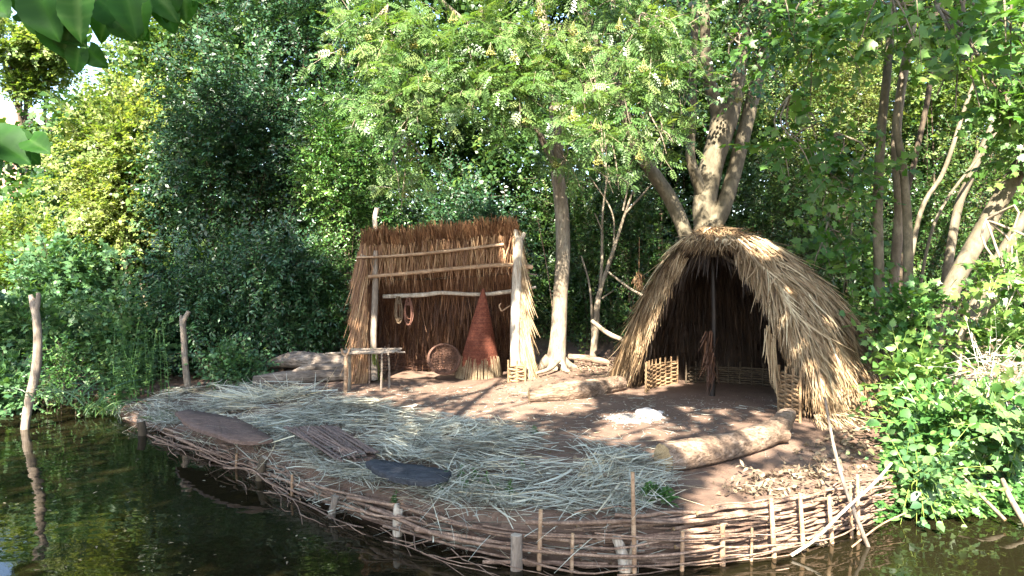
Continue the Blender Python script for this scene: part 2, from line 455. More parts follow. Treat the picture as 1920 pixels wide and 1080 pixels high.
def ground_z(x, y):
    x = np.asarray(x, float); y = np.asarray(y, float); sh = x.shape
    x = x.ravel(); y = y.ravel()
    d = pond_sd(x, y)
    right = ss(.495, .60, x / np.maximum(y, 1)) * ss(9.5, 7.5, y) * ss(1.5, 3, y)
    left = ss(-4.4, -5.2, x)
    isl = .07 + .13 * ss(-4.2, -1.4, x) + .08 * ss(-1.2, .6, x) + (.06 + .06 * ss(0, -2.5, x)) * ss(.5, 2.2, d)
    back = .9 * ss(11.3, 17, y) + 4.5 * ss(22, 60, y)
    rb = .20 + .42 * ss(.1, 2.2, d)
    lb = .12 + .4 * ss(.2, 3, d)
    zl = isl * (1 - right) * (1 - left) + rb * right + lb * left + back
    w = .14 + .5 * right + .5 * left
    z = -.55 + (zl + .55) * ss(-.15 * w, w, d)
    z = z + ss(.0, .3, d) * .02 * wob(x, y)
    z = np.where((y < -.5), np.maximum(z, -.55 + .75 * ss(0, .6, d)), z)
    return z.reshape(sh)
def zg(x, y):
    return float(ground_z(np.array([x]), np.array([y]))[0])
def G(px, py, dz=0.0):
    z = .3
    for _ in range(6):
        p = gz(px, py, z); z = zg(p[0], p[1])
    p = gz(px, py, z)
    return np.array([p[0], p[1], z + dz])

def axis(lo, hi, step, far):
    a = list(np.arange(lo, hi + 1e-6, step)); s = step
    while a[-1] < far: s *= 1.35; a.append(a[-1] + s)
    s = step
    while a[0] > -far: s *= 1.35; a.insert(0, a[0] - s)
    return np.array(a)
gx = axis(-6.5, 5.5, .05, 400); gy = axis(3.8, 13, .05, 400)
X, Y = np.meshgrid(gx, gy)
Z = ground_z(X, Y)
nx, ny = len(gx), len(gy)
idx = (np.arange(ny - 1)[:, None] * nx + np.arange(nx - 1)[None]).ravel()
mb = MB(); mb.add(np.stack([X, Y, Z], -1).reshape(-1, 3), np.stack([idx, idx + 1, idx + nx + 1, idx + nx], -1))
tag(mb.build("ground", M['dirt']), kind="structure")
mb = MB(); mb.add([(-16.2, -.9, 0), (9.5, -.9, 0), (9.5, 11, 0), (-16.2, 11, 0)], np.array([[0, 1, 2, 3]]))
tag(mb.build("pond_water", M['water'], smooth=False), kind="structure")

# arc length along the island's water edge
EL = np.concatenate([[0], np.cumsum(np.linalg.norm(np.diff(EDGE[:, :2], axis=0), axis=1))])
ETOT = EL[-1]
ET = unit(np.gradient(EDGE[:, :2], axis=0))
def edge(s, off=0.0, z=0.0):
    s = np.asarray(s, float)
    x = np.interp(s, EL, EDGE[:, 0]); y = np.interp(s, EL, EDGE[:, 1])
    tx = np.interp(s, EL, ET[:, 0]); ty = np.interp(s, EL, ET[:, 1])
    l = np.hypot(tx, ty)
    return np.stack([x - ty / l * off, y + tx / l * off, np.broadcast_to(z, s.shape)], -1)    # +off = landwards
def edge_s(px):
    k = np.argmin(abs(960 + F * EDGE[:, 0] / EDGE[:, 1] - px)); return EL[k]

# ------------------------------------------------------------------ thatched hut
HUTC = np.array([2.57, 8.45]); HUTA = np.array([2.28, 8.40]); HZ0, HH = .30, 1.94
def hut_c(h): return HUTC + (HUTA - HUTC) * (np.asarray(h)[..., None] ** 1.1)
def hut_R(th, h):
    h = np.clip(h, 0, 1)
    lump = 1 + .035 * np.sin(3 * th + 4 * h) + .025 * np.sin(7 * th - 6 * h)
    lf = ss(.05, .8, np.cos(th - math.radians(165)))
    return (1.42 + .10 * (1 - h) ** 3) * (1 - h ** 2) ** .64 * lump * (1 - lf * (.03 + .24 * h))
def hut_S(th, h, inset=0.0):
    th = np.asarray(th, float); h = np.asarray(h, float)
    c = hut_c(h); R = np.maximum(hut_R(th, h) - inset, .02)
    return np.stack([c[..., 0] + R * np.cos(th), c[..., 1] + R * np.sin(th), HZ0 + HH * h - inset * h * .8], -1)
_oh = [0, .25, .47, .66, .80, .88, .905]
_oL = np.radians([156, 160, 165, 171, 181, 202, 244]); _oR = np.radians([285, 284, 284, 284, 281, 273, 252])
def hL(h): return np.interp(h, _oh, _oL) + 2 * np.pi
def hR(h): return np.interp(h, _oh, _oR)
def thick(h): return .20 * (1 - h) ** 1.5 + .085

hut = thing("thatched_hut", "domed reed thatched hut with a wide dark arched opening beside the multi-stemmed tree", "hut", (*HUTC, HZ0))
rg = np.random.default_rng(21)
hs = np.linspace(0, 1, 40) ** .9; us = np.linspace(0, 1, 70)
Hh, U = np.meshgrid(hs, us, indexing='ij')
TH = hR(Hh) + (hL(Hh) - hR(Hh)) * U
mb = MB()
n0, n1_ = Hh.shape
ii = (np.arange(n0 - 1)[:, None] * n1_ + np.arange(n1_ - 1)[None]).ravel()
q = np.stack([ii, ii + 1, ii + n1_ + 1, ii + n1_], -1)
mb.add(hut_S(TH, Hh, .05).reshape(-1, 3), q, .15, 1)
# outer straw
def hut_dirs(th, h, inset=0.):
    e = .02
    p0 = hut_S(th, h, inset); pd = hut_S(th, np.maximum(h - e, -.05), inset); pt = hut_S(th + .02, h, inset)
    dn = unit(pd - p0); tg = unit(pt - p0)
    return p0, dn, tg, unit(np.cross(tg, -dn))
K = 30000
h = 1 - (1 - rg.uniform(0, 1, K)) ** .62
h = np.clip(h, .05, .995)
th = hR(h) - .04 + (hL(h) - hR(h) + .08) * rg.random(K)
p, dn, tg, nn = hut_dirs(th, h, rg.uniform(-.03, .05, K))
ax = np.sign(np.sum(nn * np.concatenate([np.cos(th)[:, None], np.sin(th)[:, None], .4 + 0 * th[:, None]], 1), 1))[:, None]; nn = nn * ax
tilt = rg.normal(0, .21, K) * (1 + .8 * (rg.random(K) < .2)) + .18 * np.sin(th * 9 + h * 5)
D = unit(dn + tg * tilt[:, None] + nn * rg.normal(.05, .06, K)[:, None])
L = rg.uniform(.22, .55, K) * np.clip(h * 3.2, .35, 1)
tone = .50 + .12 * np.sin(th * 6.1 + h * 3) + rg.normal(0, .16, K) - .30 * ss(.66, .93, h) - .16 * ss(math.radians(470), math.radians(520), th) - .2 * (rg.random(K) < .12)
for _ in range(5):
    he = np.clip(h - L * .8 / HH, 0, 1)
    bad = (th < hR(he) - .05) | (th > hL(he) + .10)
    L = np.where(bad & (L > .09), L * .72, L)
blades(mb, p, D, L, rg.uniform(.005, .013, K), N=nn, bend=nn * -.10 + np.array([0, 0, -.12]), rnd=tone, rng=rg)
K = 3600
h = rg.uniform(.16, .93, K); th = hR(h) + (hL(h) - hR(h)) * rg.random(K) ** 1.5
p, dn, tg, nn = hut_dirs(th, h, -.05)
L = rg.uniform(.15, .42, K) * np.clip(h * 2.6, .35, 1)
for _ in range(5):
    he = np.clip(h - L * .8 / HH, 0, 1); bad = (th < hR(he) - .06) | (th > hL(he) + .06); L = np.where(bad & (L > .07), L * .7, L)
out = np.stack([np.cos(th), np.sin(th), .3 + 0 * th], -1)
blades(mb, p, unit(dn + tg * rg.normal(0, .42, K)[:, None] + out * rg.uniform(0, .22, K)[:, None]), L, rg.uniform(.008, .019, K), N=out, bend=rg.normal(0, .15, (K, 3)) + [0, 0, -.2], rnd=.5 + rg.normal(0, .22, K), rng=rg, segs=4, tip=.15)
# fringe along the opening and the ground flare
K = 6500
h = rg.uniform(0.02, .86, K); side = rg.random(K) < .5
th = np.where(side, hL(h) - rg.uniform(-.06, .22, K), hR(h) + rg.uniform(-.06, .16, K))
ins = rg.uniform(-.02, .34, K) * np.minimum(thick(h) / .3, 1)
p, dn, tg, nn = hut_dirs(th, h, ins)
D = unit(dn * .8 + np.array([0, 0, -.55]) + rg.normal(0, .17, (K, 3)))
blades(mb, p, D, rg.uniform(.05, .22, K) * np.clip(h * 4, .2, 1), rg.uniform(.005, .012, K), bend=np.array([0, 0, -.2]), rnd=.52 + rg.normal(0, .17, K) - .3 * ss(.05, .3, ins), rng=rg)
# top brow, shaggy
K = 1700
h = rg.uniform(.90, .98, K); th = rg.uniform(math.radians(196), math.radians(285), K)
p, dn, tg, nn = hut_dirs(th, h, rg.uniform(-.05, .05, K))
D = unit(dn + tg * rg.normal(0, .5, K)[:, None] + rg.normal(0, .15, (K, 3)))
blades(mb, p, D, rg.uniform(.05, .17, K), rg.uniform(.005, .012, K), bend=np.array([0, 0, -.25]), rnd=.32 + rg.normal(0, .17, K), rng=rg)
# ruffled crest
K = 1500
h = rg.uniform(.93, .999, K); th = rg.uniform(0, 2 * np.pi, K)
p, dn, tg, nn = hut_dirs(th, h, 0)
blades(mb, p, unit(dn + np.array([0, 0, .15]) + rg.normal(0, .35, (K, 3))), rg.uniform(.10, .26, K), rg.uniform(.005, .012, K), bend=np.array([0, 0, -.3]), rnd=.26 + rg.normal(0, .17, K), rng=rg)
# straw splayed on the ground round the foot
K = 1800
h = np.full(K, .06); th = rg.uniform(math.radians(280), math.radians(520), K)
p, dn, tg, nn = hut_dirs(th, h, rg.uniform(-.03, .05, K))
out = np.stack([np.cos(th), np.sin(th), 0 * th], -1)
blades(mb, p, unit(out * .5 + np.array([0, 0, -.55]) + rg.normal(0, .25, (K, 3))), rg.uniform(.12, .3, K), .009, bend=out * .3, rnd=.6 + rg.normal(0, .17, K), rng=rg)
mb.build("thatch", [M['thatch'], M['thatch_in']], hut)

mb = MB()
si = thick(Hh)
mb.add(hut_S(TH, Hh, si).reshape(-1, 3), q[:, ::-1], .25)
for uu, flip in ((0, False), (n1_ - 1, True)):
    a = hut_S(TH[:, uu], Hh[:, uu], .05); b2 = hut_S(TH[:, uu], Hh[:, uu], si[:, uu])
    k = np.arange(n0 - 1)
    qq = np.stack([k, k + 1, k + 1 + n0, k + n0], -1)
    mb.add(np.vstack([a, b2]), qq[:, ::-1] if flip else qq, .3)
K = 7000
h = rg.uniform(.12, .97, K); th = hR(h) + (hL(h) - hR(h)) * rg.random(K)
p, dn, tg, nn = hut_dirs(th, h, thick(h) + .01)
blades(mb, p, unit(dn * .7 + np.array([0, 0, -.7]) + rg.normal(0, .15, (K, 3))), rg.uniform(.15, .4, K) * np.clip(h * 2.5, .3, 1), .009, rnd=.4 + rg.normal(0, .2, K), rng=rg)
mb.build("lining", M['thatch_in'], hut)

def wattle_panel(mb, path, z0, layers, dz, rr, amp, nst, srad, rng, over=.06, mat=0):
    """path: (n,2) ground line; rods woven in and out of nst upright stakes"""
    path = np.asarray(path, float); n = len(path)
    u = np.linspace(0, 1, n)
    t = unit(np.gradient(path, axis=0)); nrm = np.stack([-t[:, 1], t[:, 0]], -1)
    for k in range(layers):
        o = amp * np.sin(np.pi * nst * u + (k % 2) * np.pi)
        z = z0 + (k + .5) * dz + .004 * np.sin(u * 9 + k) + rng.normal(0, .0015, n)
        a = int(rng.integers(0, 3)); e = n - int(rng.integers(0, 3))
        pts = np.concatenate([path + nrm * o[:, None], z[:, None]], 1)[a:e]
        tube(mb, pts, rr * rng.uniform(.8, 1.2), 6, rng.uniform(.15, .9), mat)
    for i in range(nst + 1):
        s = min(i / nst * .999 + 1e-4, .999)
        p = np.array([np.interp(s, u, path[:, 0]), np.interp(s, u, path[:, 1])])
        tube(mb, [(*p, z0 - .1), (*p, z0 + layers * dz + over)], srad, 6, rng.uniform(.3, .7), mat)

a = np.radians(np.linspace(166, 118, 50))
mb = MB(); wattle_panel(mb, HUTC + 1.03 * np.stack([np.cos(a), np.sin(a)], -1), HZ0 - .02, 14, .024, .0105, .013, 8, .012, rg)
mb.build("wattle_wall", M['wattle'], hut)
a = np.radians(np.linspace(113, -70, 130))
mb = MB(); wattle_panel(mb, HUTC + .97 * np.stack([np.cos(a), np.sin(a)], -1), HZ0 - .02, 10, .026, .0115, .013, 22, .012, rg)
mb.build("wattle_wall", M['bark_dark'], hut)  # darker than the front panels, painting the hut's inner shade
p0 = G(1500, 793)[:2]; p1 = p0 + np.array([-.06, .40])
mb = MB(); wattle_panel(mb, np.linspace(p0, p1, 26), HZ0 - .02, 20, .024, .0125, .014, 3, .014, rg)
mb.build("wattle_wall", M['wattle'], hut)
# inner post with peeling bark strips, both darkened to paint the inner shade
pb = G(1335, 742); mb = MB()
tube(mb, [pb - [0, 0, .1], pb + [.02, 0, .8], pb + [.0, .02, 1.6]], [.035, .03, .028], 9, .0, n=12, rough=.1)
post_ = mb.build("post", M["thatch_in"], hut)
mb = MB(); K = 160
z = rg.uniform(.25, .75, K)
blades(mb, pb + np.stack([rg.normal(-.03, .03, K), rg.normal(-.04, .02, K), z], -1), unit(np.array([-.15, -.15, -1]) + rg.normal(0, .18, (K, 3))), rg.uniform(.1, .3, K), .012, rnd=.08 + rg.normal(0, .12, K), rng=rg)
mb.build("peeling_bark", M['thatch_red'], post_)
# hoop of the doorway
hh = np.concatenate([np.linspace(0, .895, 24), np.linspace(.895, 0, 24)])
tt = np.concatenate([hL(hh[:24]) - 2 * np.pi, hR(hh[24:])])
hp = hut_S(tt, hh, .16)
mb = MB(); tube(mb, hp, .018, 7, .4); mb.build("hoop", M['bark_dark'], hut)
# hanging strip of reed at the right of the opening
hp = at(1448, 640, 7.35); mb = MB()
K = 46
blades(mb, hp + rg.normal(0, [.012, .012, .05], (K, 3)), unit(np.array([.02, 0, -1]) + rg.normal(0, .05, (K, 3))), rg.uniform(.3, .52, K), .012, rnd=.6 + rg.normal(0, .15, K), rng=rg, bend=np.array([.05, 0, 0]))
K = 26
hp2 = at(1440, 620, 7.35)
blades(mb, hp2 + rg.normal(0, [.012, .012, .04], (K, 3)), unit(np.array([-.04, 0, -1]) + rg.normal(0, .06, (K, 3))), rg.uniform(.2, .33, K), .013, rnd=.62 + rg.normal(0, .15, K), rng=rg)
mb.build("reed_strip", M['thatch'], hut)

# ------------------------------------------------------------------ lean-to shelter
YF = 9.85
sh = thing("reed_shelter", "open fronted lean-to shelter of brown reed thatch on poles behind the fish trap", "shelter", (-.9, YF, .33))
rg = np.random.default_rng(5)
SL, SR = at(684, 455, 9.72), at(966, 432, 9.72)
BL, BR = np.array([SL[0] + .05, 11.0, .55]), np.array([SR[0] - .05, 11.0, .55])
def slab(u, v):   # u along the front edge, v down the slope
    u = np.asarray(u, float)[..., None]; v = np.asarray(v, float)[..., None]
    f = SL + (SR - SL) * u; b_ = BL + (BR - BL) * u
    p = f + (b_ - f) * v
    p[..., 2] += .10 * np.sin(v[..., 0] * np.pi) + .02 * np.sin(u[..., 0] * 17)
    return p
SLOPE = unit((BL - SL)); SN = unit(np.array([0, -abs(SLOPE[2]), -abs(SLOPE[1])]))
u, v = np.meshgrid(np.linspace(0, 1, 24), np.linspace(.03, 1, 14), indexing='ij')
k = (np.arange(23)[:, None] * 14 + np.arange(13)[None]).ravel(); q2 = np.stack([k, k + 1, k + 15, k + 14], -1)
mb = MB(); base = slab(u, v)
mb.add(base.reshape(-1, 3), q2, .3); mb.add((base + [0, .07, .1]).reshape(-1, 3), q2[:, ::-1], .3)
K = 9000
uu, vv = rg.random(K), rg.random(K) ** .9
p = slab(uu, vv) + SN * rg.uniform(-.02, .05, K)[:, None]
D = unit(SLOPE + SN * rg.uniform(0, .25, K)[:, None] + np.array([0, 0, -.25]) + rg.normal(0, .13, (K, 3)))
blades(mb, p, D, rg.uniform(.18, .5, K), rg.uniform(.006, .012, K), N=np.broadcast_to(SN, (K, 3)), bend=np.array([0, -.05, -.1]), rnd=.27 + rg.normal(0, .17, K), rng=rg)
# outer face straws
K = 3500
p = slab(rg.random(K), rg.random(K)) + [0, .09, .12]
blades(mb, p, unit(SLOPE + rg.normal(0, .1, (K, 3))), rg.uniform(.25, .5, K), .011, rnd=.5 + rg.normal(0, .17, K), rng=rg)
# butt ends bristling over the top edge
K = 5200
uu = np.clip(rg.uniform(-.02, 1.02, K), -.02, 1.02)
tuft = .11 * np.sin(uu * 23) + .08 * np.sin(uu * 51 + 1)
p = slab(uu, rg.uniform(.0, .10, K)) + np.stack([0 * uu, rg.uniform(-.06, .12, K), rg.uniform(-.03, .06, K)], -1)
D = unit(-SLOPE * .6 + np.array([0, -.15, .45]) + rg.normal(0, .16, (K, 3)) + np.stack([tuft, 0 * uu, 0 * uu], -1))
blades(mb, p, D, rg.uniform(.10, .21, K) + .25 * tuft * .3, rg.uniform(.006, .012, K), rnd=.47 + rg.normal(0, .16, K), rng=rg, tip=.8)
# loose straws hanging from the front edge over the rails
K = 900
p = slab(rg.random(K), rg.uniform(.0, .12, K)) + SN * .06
blades(mb, p, unit(np.array([0, -.05, -1]) + rg.normal(0, .13, (K, 3))), rg.uniform(.15, .5, K), rg.uniform(.006, .014, K), bend=rg.normal(0, .1, (K, 3)), rnd=.6 + rg.normal(0, .17, K), rng=rg)
mb.build("roof_thatch", M['thatch_red'], sh)
# hanging reed along the inner back wall
K = 4200
uu = rg.random(K)
p = slab(uu, rg.uniform(.45, .98, K)) + [0, -.06, 0]
mb = MB()
blades(mb, p, unit(np.array([0, -.05, -1]) + rg.normal(0, .16, (K, 3))), rg.uniform(.15, .55, K), rg.uniform(.006, .012, K), rnd=.18 + rg.normal(0, .18, K), rng=rg)
bw = np.array([[SL[0] + .02, 11.02, .25], [SR[0] - .02, 11.02, .25], [SR[0] - .02, 11.02, 1.1], [SL[0] + .02, 11.02, 1.1]])
mb.add(bw, np.array([[0, 1, 2, 3]]), .1)
mb.build("back_thatch", M['thatch_red'], sh)
# side walls
for sgn in (-1, 1):
    fx = SL[0] if sgn < 0 else SR[0]
    zt = SL[2] if sgn < 0 else SR[2]
    th_ = .05 if sgn < 0 else .05
    mb = MB()
    out = .14
    # triangular core (inner and outer faces)
    tri = np.array([[fx, 9.72, .28], [fx, 11.05, .28], [fx, 11.05, .55], [fx, 9.72, zt]])
    tri2 = tri + np.array([[sgn * out, 0, 0], [sgn * out, 0, 0], [sgn * out * .7, 0, 0], [sgn * .04, 0, 0]])
    mb.add(np.vstack([tri, tri2]), np.array([[0, 1, 2, 3], [4, 7, 6, 5], [0, 3, 7, 4]]), .2)
    K = 4300 if sgn > 0 else 3600
    a1 = rg.random(K); zz = rg.uniform(.08, 1, K)
    z = .28 + (zt - .28) * zz
    ymax = 9.72 + 1.3 * (1 - zz * .93)
    fr = rg.random(K) < .55
    y = np.where(fr, 9.72 + rg.uniform(-.06, .05, K), 9.72 + (ymax - 9.72) * rg.random(K))
    wide = out * (1 - zz) + .05
    x = fx + sgn * (wide * np.where(fr, rg.uniform(-.25, 1.05, K), 1.05) + rg.normal(0, .012, K))
    D = unit(np.stack([sgn * rg.normal(.12, .08, K), rg.normal(-.05, .09, K), -np.ones(K)], -1))
    blades(mb, np.stack([x, y, z], -1), D, np.minimum(rg.uniform(.2, .6, K), (z - .26)), rg.uniform(.006, .012, K), N=np.where(fr[:, None], [0, -1, 0], [sgn, 0, 0]), bend=np.array([sgn * .05, 0, 0]), rnd=.60 + rg.normal(0, .17, K) - .1 * zz, rng=rg)
    mb.build("side_thatch", [M['thatch_red'] if sgn < 0 else M['thatch']], sh)
# posts
def pole(name, parent, pts, rad, mat='pole', sides=9, n=16, rough=.08, capmat=None, seed=1, rnd=.5):
    mb = MB(); tube(mb, pts, rad, sides, rnd, n=n, rough=rough, capmat=None if capmat is None else 1, seed=seed)
    return mb.build(name, [M[mat]] + ([M[capmat]] if capmat else []), parent)
pole("post", sh, [at(702, 712, 9.72), at(700, 640, 9.72), at(703, 560, 9.72), at(704, 470, 9.72)], [.048, .042, .042, .036], seed=2)
pole("post", sh, [at(703, 470, 9.95), at(704, 430, 9.95), at(703, 408, 9.95), at(707, 390, 9.95)], [.034, .032, .03, .034], 'stake', seed=3)
mb = MB()
tube(mb, [at(969, 716, 9.62), at(966, 640, 9.62), at(968, 560, 9.64), at(972, 470, 9.66), at(974, 446, 9.66)], [.08, .066, .062, .056, .048], 10, .45, n=18, rough=.1, seed=4)
tube(mb, [at(974, 452, 9.66), at(968, 440, 9.66), at(967, 430, 9.66)], [.035, .028, .022], 7, .8)
tube(mb, [at(974, 452, 9.66), at(981, 443, 9.66), at(984, 436, 9.66)], [.033, .028, .022], 7, .8)
mb.build("post", M['stake'], sh)
pole("post", sh, [at(956, 450, 9.9), at(957, 425, 9.9), at(956, 405, 9.9)], [.02, .018, .014], 'rail', seed=6)
# rails
R_ = lambda l, r, s, m='rail': pole("rail", sh, l, r, m, 8, 26, .12, seed=s, rnd=.6)
R_([at(668, 483, 9.62), at(740, 480, 9.64), at(830, 472, 9.64), at(945, 458, 9.64)], [.014, .02, .022, .02], 11)
R_([at(690, 519, 9.66), at(770, 512, 9.68), at(850, 504, 9.68), at(945, 497, 9.68), at(999, 501, 9.7)], [.022, .026, .027, .03, .032], 12)
R_([at(718, 556, 9.95), at(790, 553, 9.97), at(830, 549, 9.97), at(900, 552, 9.97), at(958, 546, 9.95), at(1005, 538, 9.9)], [.026, .03, .027, .026, .03, .018], 13, 'stake')
R_([at(655, 527, 9.75), at(672, 523, 9.75), at(690, 520, 9.75), at(702, 521, 9.75)], [.008, .014, .018, .018], 14, 'pole')
R_([at(664, 517, 9.8), at(678, 523, 9.78), at(690, 524, 9.76)], [.008, .012, .014], 15, 'pole')
R_([at(676, 478, 9.66), at(690, 482, 9.66), at(705, 484, 9.66)], [.008, .012, .014], 16, 'pole')
R_([at(975, 513, 9.9), at(1007, 515, 9.85)], [.012, .009], 17, 'pole')
R_([at(700, 524, 9.9), at(830, 522, 10.05), at(960, 512, 10.05)], [.014, .016, .016], 18, 'bark_dark')
# wattle skirting at the foot: back, left return and right end
mb = MB(); wattle_panel(mb, np.linspace([SL[0] + .1, 10.75], [SR[0] - .05, 10.75], 70), .30, 13, .022, .010, .012, 14, .011, rg); mb.build("wattle_skirt", M['wicker'], sh)
mb = MB(); wattle_panel(mb, np.linspace([at(693, 700, 9.7)[0], 9.68], [SL[0] + .14, 10.7], 34), .30, 14, .023, .0125, .013, 5, .013, rg); mb.build("wattle_skirt", M['rod'], sh)
mb = MB(); wattle_panel(mb, np.linspace([at(953, 700, 9.55)[0], 9.56], [at(985, 700, 9.5)[0], 9.50], 16), .30, 10, .024, .013, .014, 2, .014, rg); mb.build("wattle_skirt", M['wattle'], sh)

# rope coils and a hook hanging in the shelter
def coil(px, py, Y, w, hgt, mat, label, seed):
    rr = np.random.default_rng(seed); mb = MB(); c0 = at(px, py, Y)
    for k in range(7):
        a = np.linspace(0, 2 * np.pi, 28)
        x = rr.normal(0, .012) + (w + rr.normal(0, .008)) * np.sin(a) * (.55 + .45 * np.sin(a / 2) ** 2)
        z = -hgt * (.5 - .5 * np.cos(a)) * rr.uniform(.8, 1.1)
        y = rr.normal(0, .012) + .012 * np.sin(2 * a + k)
        tube(mb, c0 + np.stack([x, y, z], -1), .0075, 6, rr.uniform(.3, .8))
    a = np.linspace(0, 6 * np.pi, 40)
    tube(mb, c0 + np.stack([.028 * np.cos(a), .028 * np.sin(a), -.05 - a / (6 * np.pi) * .05], -1), .007, 6, .5)
    return tag(mb.build("rope_coil", M[mat]), label, "rope")
coil(748, 556, 9.9, .045, .36, 'rope', "pale rope coil hanging from the lowest pole of the shelter", 1)
coil(765, 558, 9.92, .06, .35, 'rope_red', "reddish brown rope coil hanging beside the paler coil", 2)
mb = MB()
tube(mb, [at(957, 573, 9.8), at(946, 580, 9.75), at(940, 583, 9.72), at(938, 578, 9.72)], [.011, .012, .012, .010], 7, .7, n=12)
tube(mb, [at(940, 583, 9.72), at(936, 574, 9.72), at(939, 569, 9.72)], [.01, .01, .008], 7, .7, n=8)
tag(mb.build("wooden_hook", M['rail']), "small forked wooden hook sticking out from the right post inside the shelter", "hook")

# ------------------------------------------------------------------ conical fish trap
tb = G(898, 706); apex = at(906, 541, 9.85)
trap = thing("fish_trap", "tall cone shaped woven willow fish trap standing on its wide pale end in the shelter", "fish trap", tb)
rg = np.random.default_rng(9)
def cone_p(t, a):
    r = .300 * (1 - t) ** .95 + .012
    c = tb + (apex - tb) * np.asarray(t)[..., None]
    return c + np.stack([r * np.cos(a), r * np.sin(a) * .9, 0 * a], -1)
mb = MB()
for k in range(46):
    a0 = k / 46 * 2 * np.pi
    t = np.linspace(0.02, 1, 14)
    tube(mb, cone_p(t, a0 + .05 * np.sin(t * 5 + k)), .0055 * (1 - .55 * t), 5, rg.uniform(.2, .8))
mb.build("rods", M['trap'], trap)
mb = MB()
a = np.linspace(0, 2 * np.pi, 93)
for i, t in enumerate(np.linspace(.12, .99, 84)):
    w = (.006 * np.cos(23 * a + (i % 2) * np.pi)) * (1 - t)
    p = cone_p(np.full_like(a, t) + rg.normal(0, .0006, len(a)), a)
    p[:, 0] += w * np.cos(a); p[:, 1] += w * np.sin(a)
    tube(mb, p, .0052 + .0012 * rg.random(), 4, rg.uniform(.1, .9))
mb.build("weave", M['trap'], trap)
mb = MB()
for k in range(96):
    a0 = k / 96 * 2 * np.pi + rg.normal(0, .012)
    t = np.array([-.02 + rg.uniform(0, .02), .1, rg.uniform(.13, .26)])
    p = cone_p(np.clip(t, 0, 1), np.full(3, a0)) + np.stack([.014 * np.cos(a0) * np.ones(3), .013 * np.sin(a0) * np.ones(3), [t[0] * 1.2, 0, 0]], -1)
    tube(mb, p, [.0085, .008, .004], 5, rg.uniform(.0, .95))
mb.build("base_fringe", M['trap_base'], trap)

# round basket tipped on its side
bc = at(833, 672, 10.0)
bas = thing("round_basket", "dark round open-weave basket lying on its side left of the cone trap", "basket", bc)
ax_n = unit(np.array([.12, -.85, .45])); bx_ = unit(np.cross(ax_n, [0, 0, 1])); by_ = np.cross(bx_, ax_n)
def bowl(r, a, dep): return bc + (r * np.cos(a))[:, None] * bx_ + (r * np.sin(a))[:, None] * by_ - ax_n * dep
a = np.linspace(0, 2 * np.pi, 49)
mb = MB()
for k in range(3): tube(mb, bowl(.205 + .008 * k, a + k, .012 * k), .009, 6, .5 + .1 * k)
mb.build("rim", M['wicker'], bas)
mb = MB()
for i in range(10):
    t = (i + 1) / 11
    r = .20 * math.cos(t * 1.35); d = .13 * math.sin(t * 1.35)
    tube(mb, bowl(r + .004 * np.cos(12 * a + i * np.pi), a, d), .0048, 5, rg.uniform(.2, .9))
for k in range(20):
    a0 = k / 20 * 2 * np.pi; t = np.linspace(0, 1.5, 9)
    p = np.array([bowl(.2 * math.cos(x), np.array([a0]), .13 * math.sin(x))[0] for x in t]); tube(mb, p, .0045, 5, rg.uniform(.2, .9))
mb.build("weave", M['wicker'], bas)

# stick bench
bench = thing("stick_bench", "rustic bench of lashed sticks on thin forked legs before the shelter's left post", "bench", G(690, 724))
def leg(px0, py0, px1, py1, Yd, r, fork=True, mat='pole', rnd=.5):
    mb = MB(); a0, a1 = at(px0, py0, Yd), at(px1, py1, Yd)
    tube(mb, [a0 - [0, 0, .08], a0 * .5 + a1 * .5 + [.006, 0, 0], a1], [r, r * .95, r * .85], 8, rnd, n=8, rough=.08)
    if fork:
        for s in (-1, 1): tube(mb, [a1 - [0, 0, .01], a1 + [s * r * 1.4, 0, r * 1.5], a1 + [s * r * 1.9, 0, r * 3.6]], [r * .75, r * .6, r * .5], 7, rnd)
    return mb.build("leg", M[mat], bench)
leg(647, 728, 648, 668, 9.0, .026, True, 'rail', .3); leg(655, 722, 655, 664, 9.15, .022, True, 'bark_grey', .3)
leg(714, 726, 716, 664, 9.05, .015); leg(730, 718, 728, 662, 9.3, .014)
mb = MB(); rg = np.random.default_rng(31)
zt = at(700, 661, 9.1)[2]
for k in range(9):
    y = 8.98 + k * .045
    x0, x1 = at(642 + rg.uniform(-4, 14), 660, y)[0], at(748 + rg.uniform(-10, 12), 660, y)[0]
    z = zt + rg.normal(0, .006)
    tube(mb, [(x0, y + rg.normal(0, .02), z), ((x0 + x1) / 2, y + rg.normal(0, .02), z + rg.normal(0, .006)), (x1, y + rg.normal(0, .02), z + .012)], [.014, .013, .011], 7, rg.uniform(.2, .9), n=10, rough=.1)
tube(mb, [at(610, 663, 9.1), at(660, 661, 9.08), at(740, 659, 9.05)], [.012, .014, .012], 7, .7)
tube(mb, [at(615, 665, 9.2), at(660, 663, 9.18), at(720, 660, 9.15)], [.012, .014, .012], 7, .5)
mb.build("bench_top", M['pole'], bench)
for (x, y) in ((716, 9.05), (728, 9.3)):
    mb = MB(); tube(mb, [at(x, 664, 8.96), at(x, 663, 9.42)], .012, 7, .5); mb.build("cross_bar", M['pole'], bench)

# fresh green stems
mb = MB(); K = 14; rg = np.random.default_rng(2)
pb = G(703, 713)
for k in range(K):
    b0 = pb + np.array([rg.normal(.02, .04), rg.normal(0, .02), 0]); t0 = at(700 + rg.normal(0, 3.0), 664 + rg.normal(0, 5), 9.55)
    tube(mb, [b0, (b0 + t0) / 2 + rg.normal(0, .01, 3), t0], .0038, 5, rg.random())
tag(mb.build("reed_bundle", M['reed']), "bundle of fresh yellow-green stems leaning on the shelter's left post", "reeds")

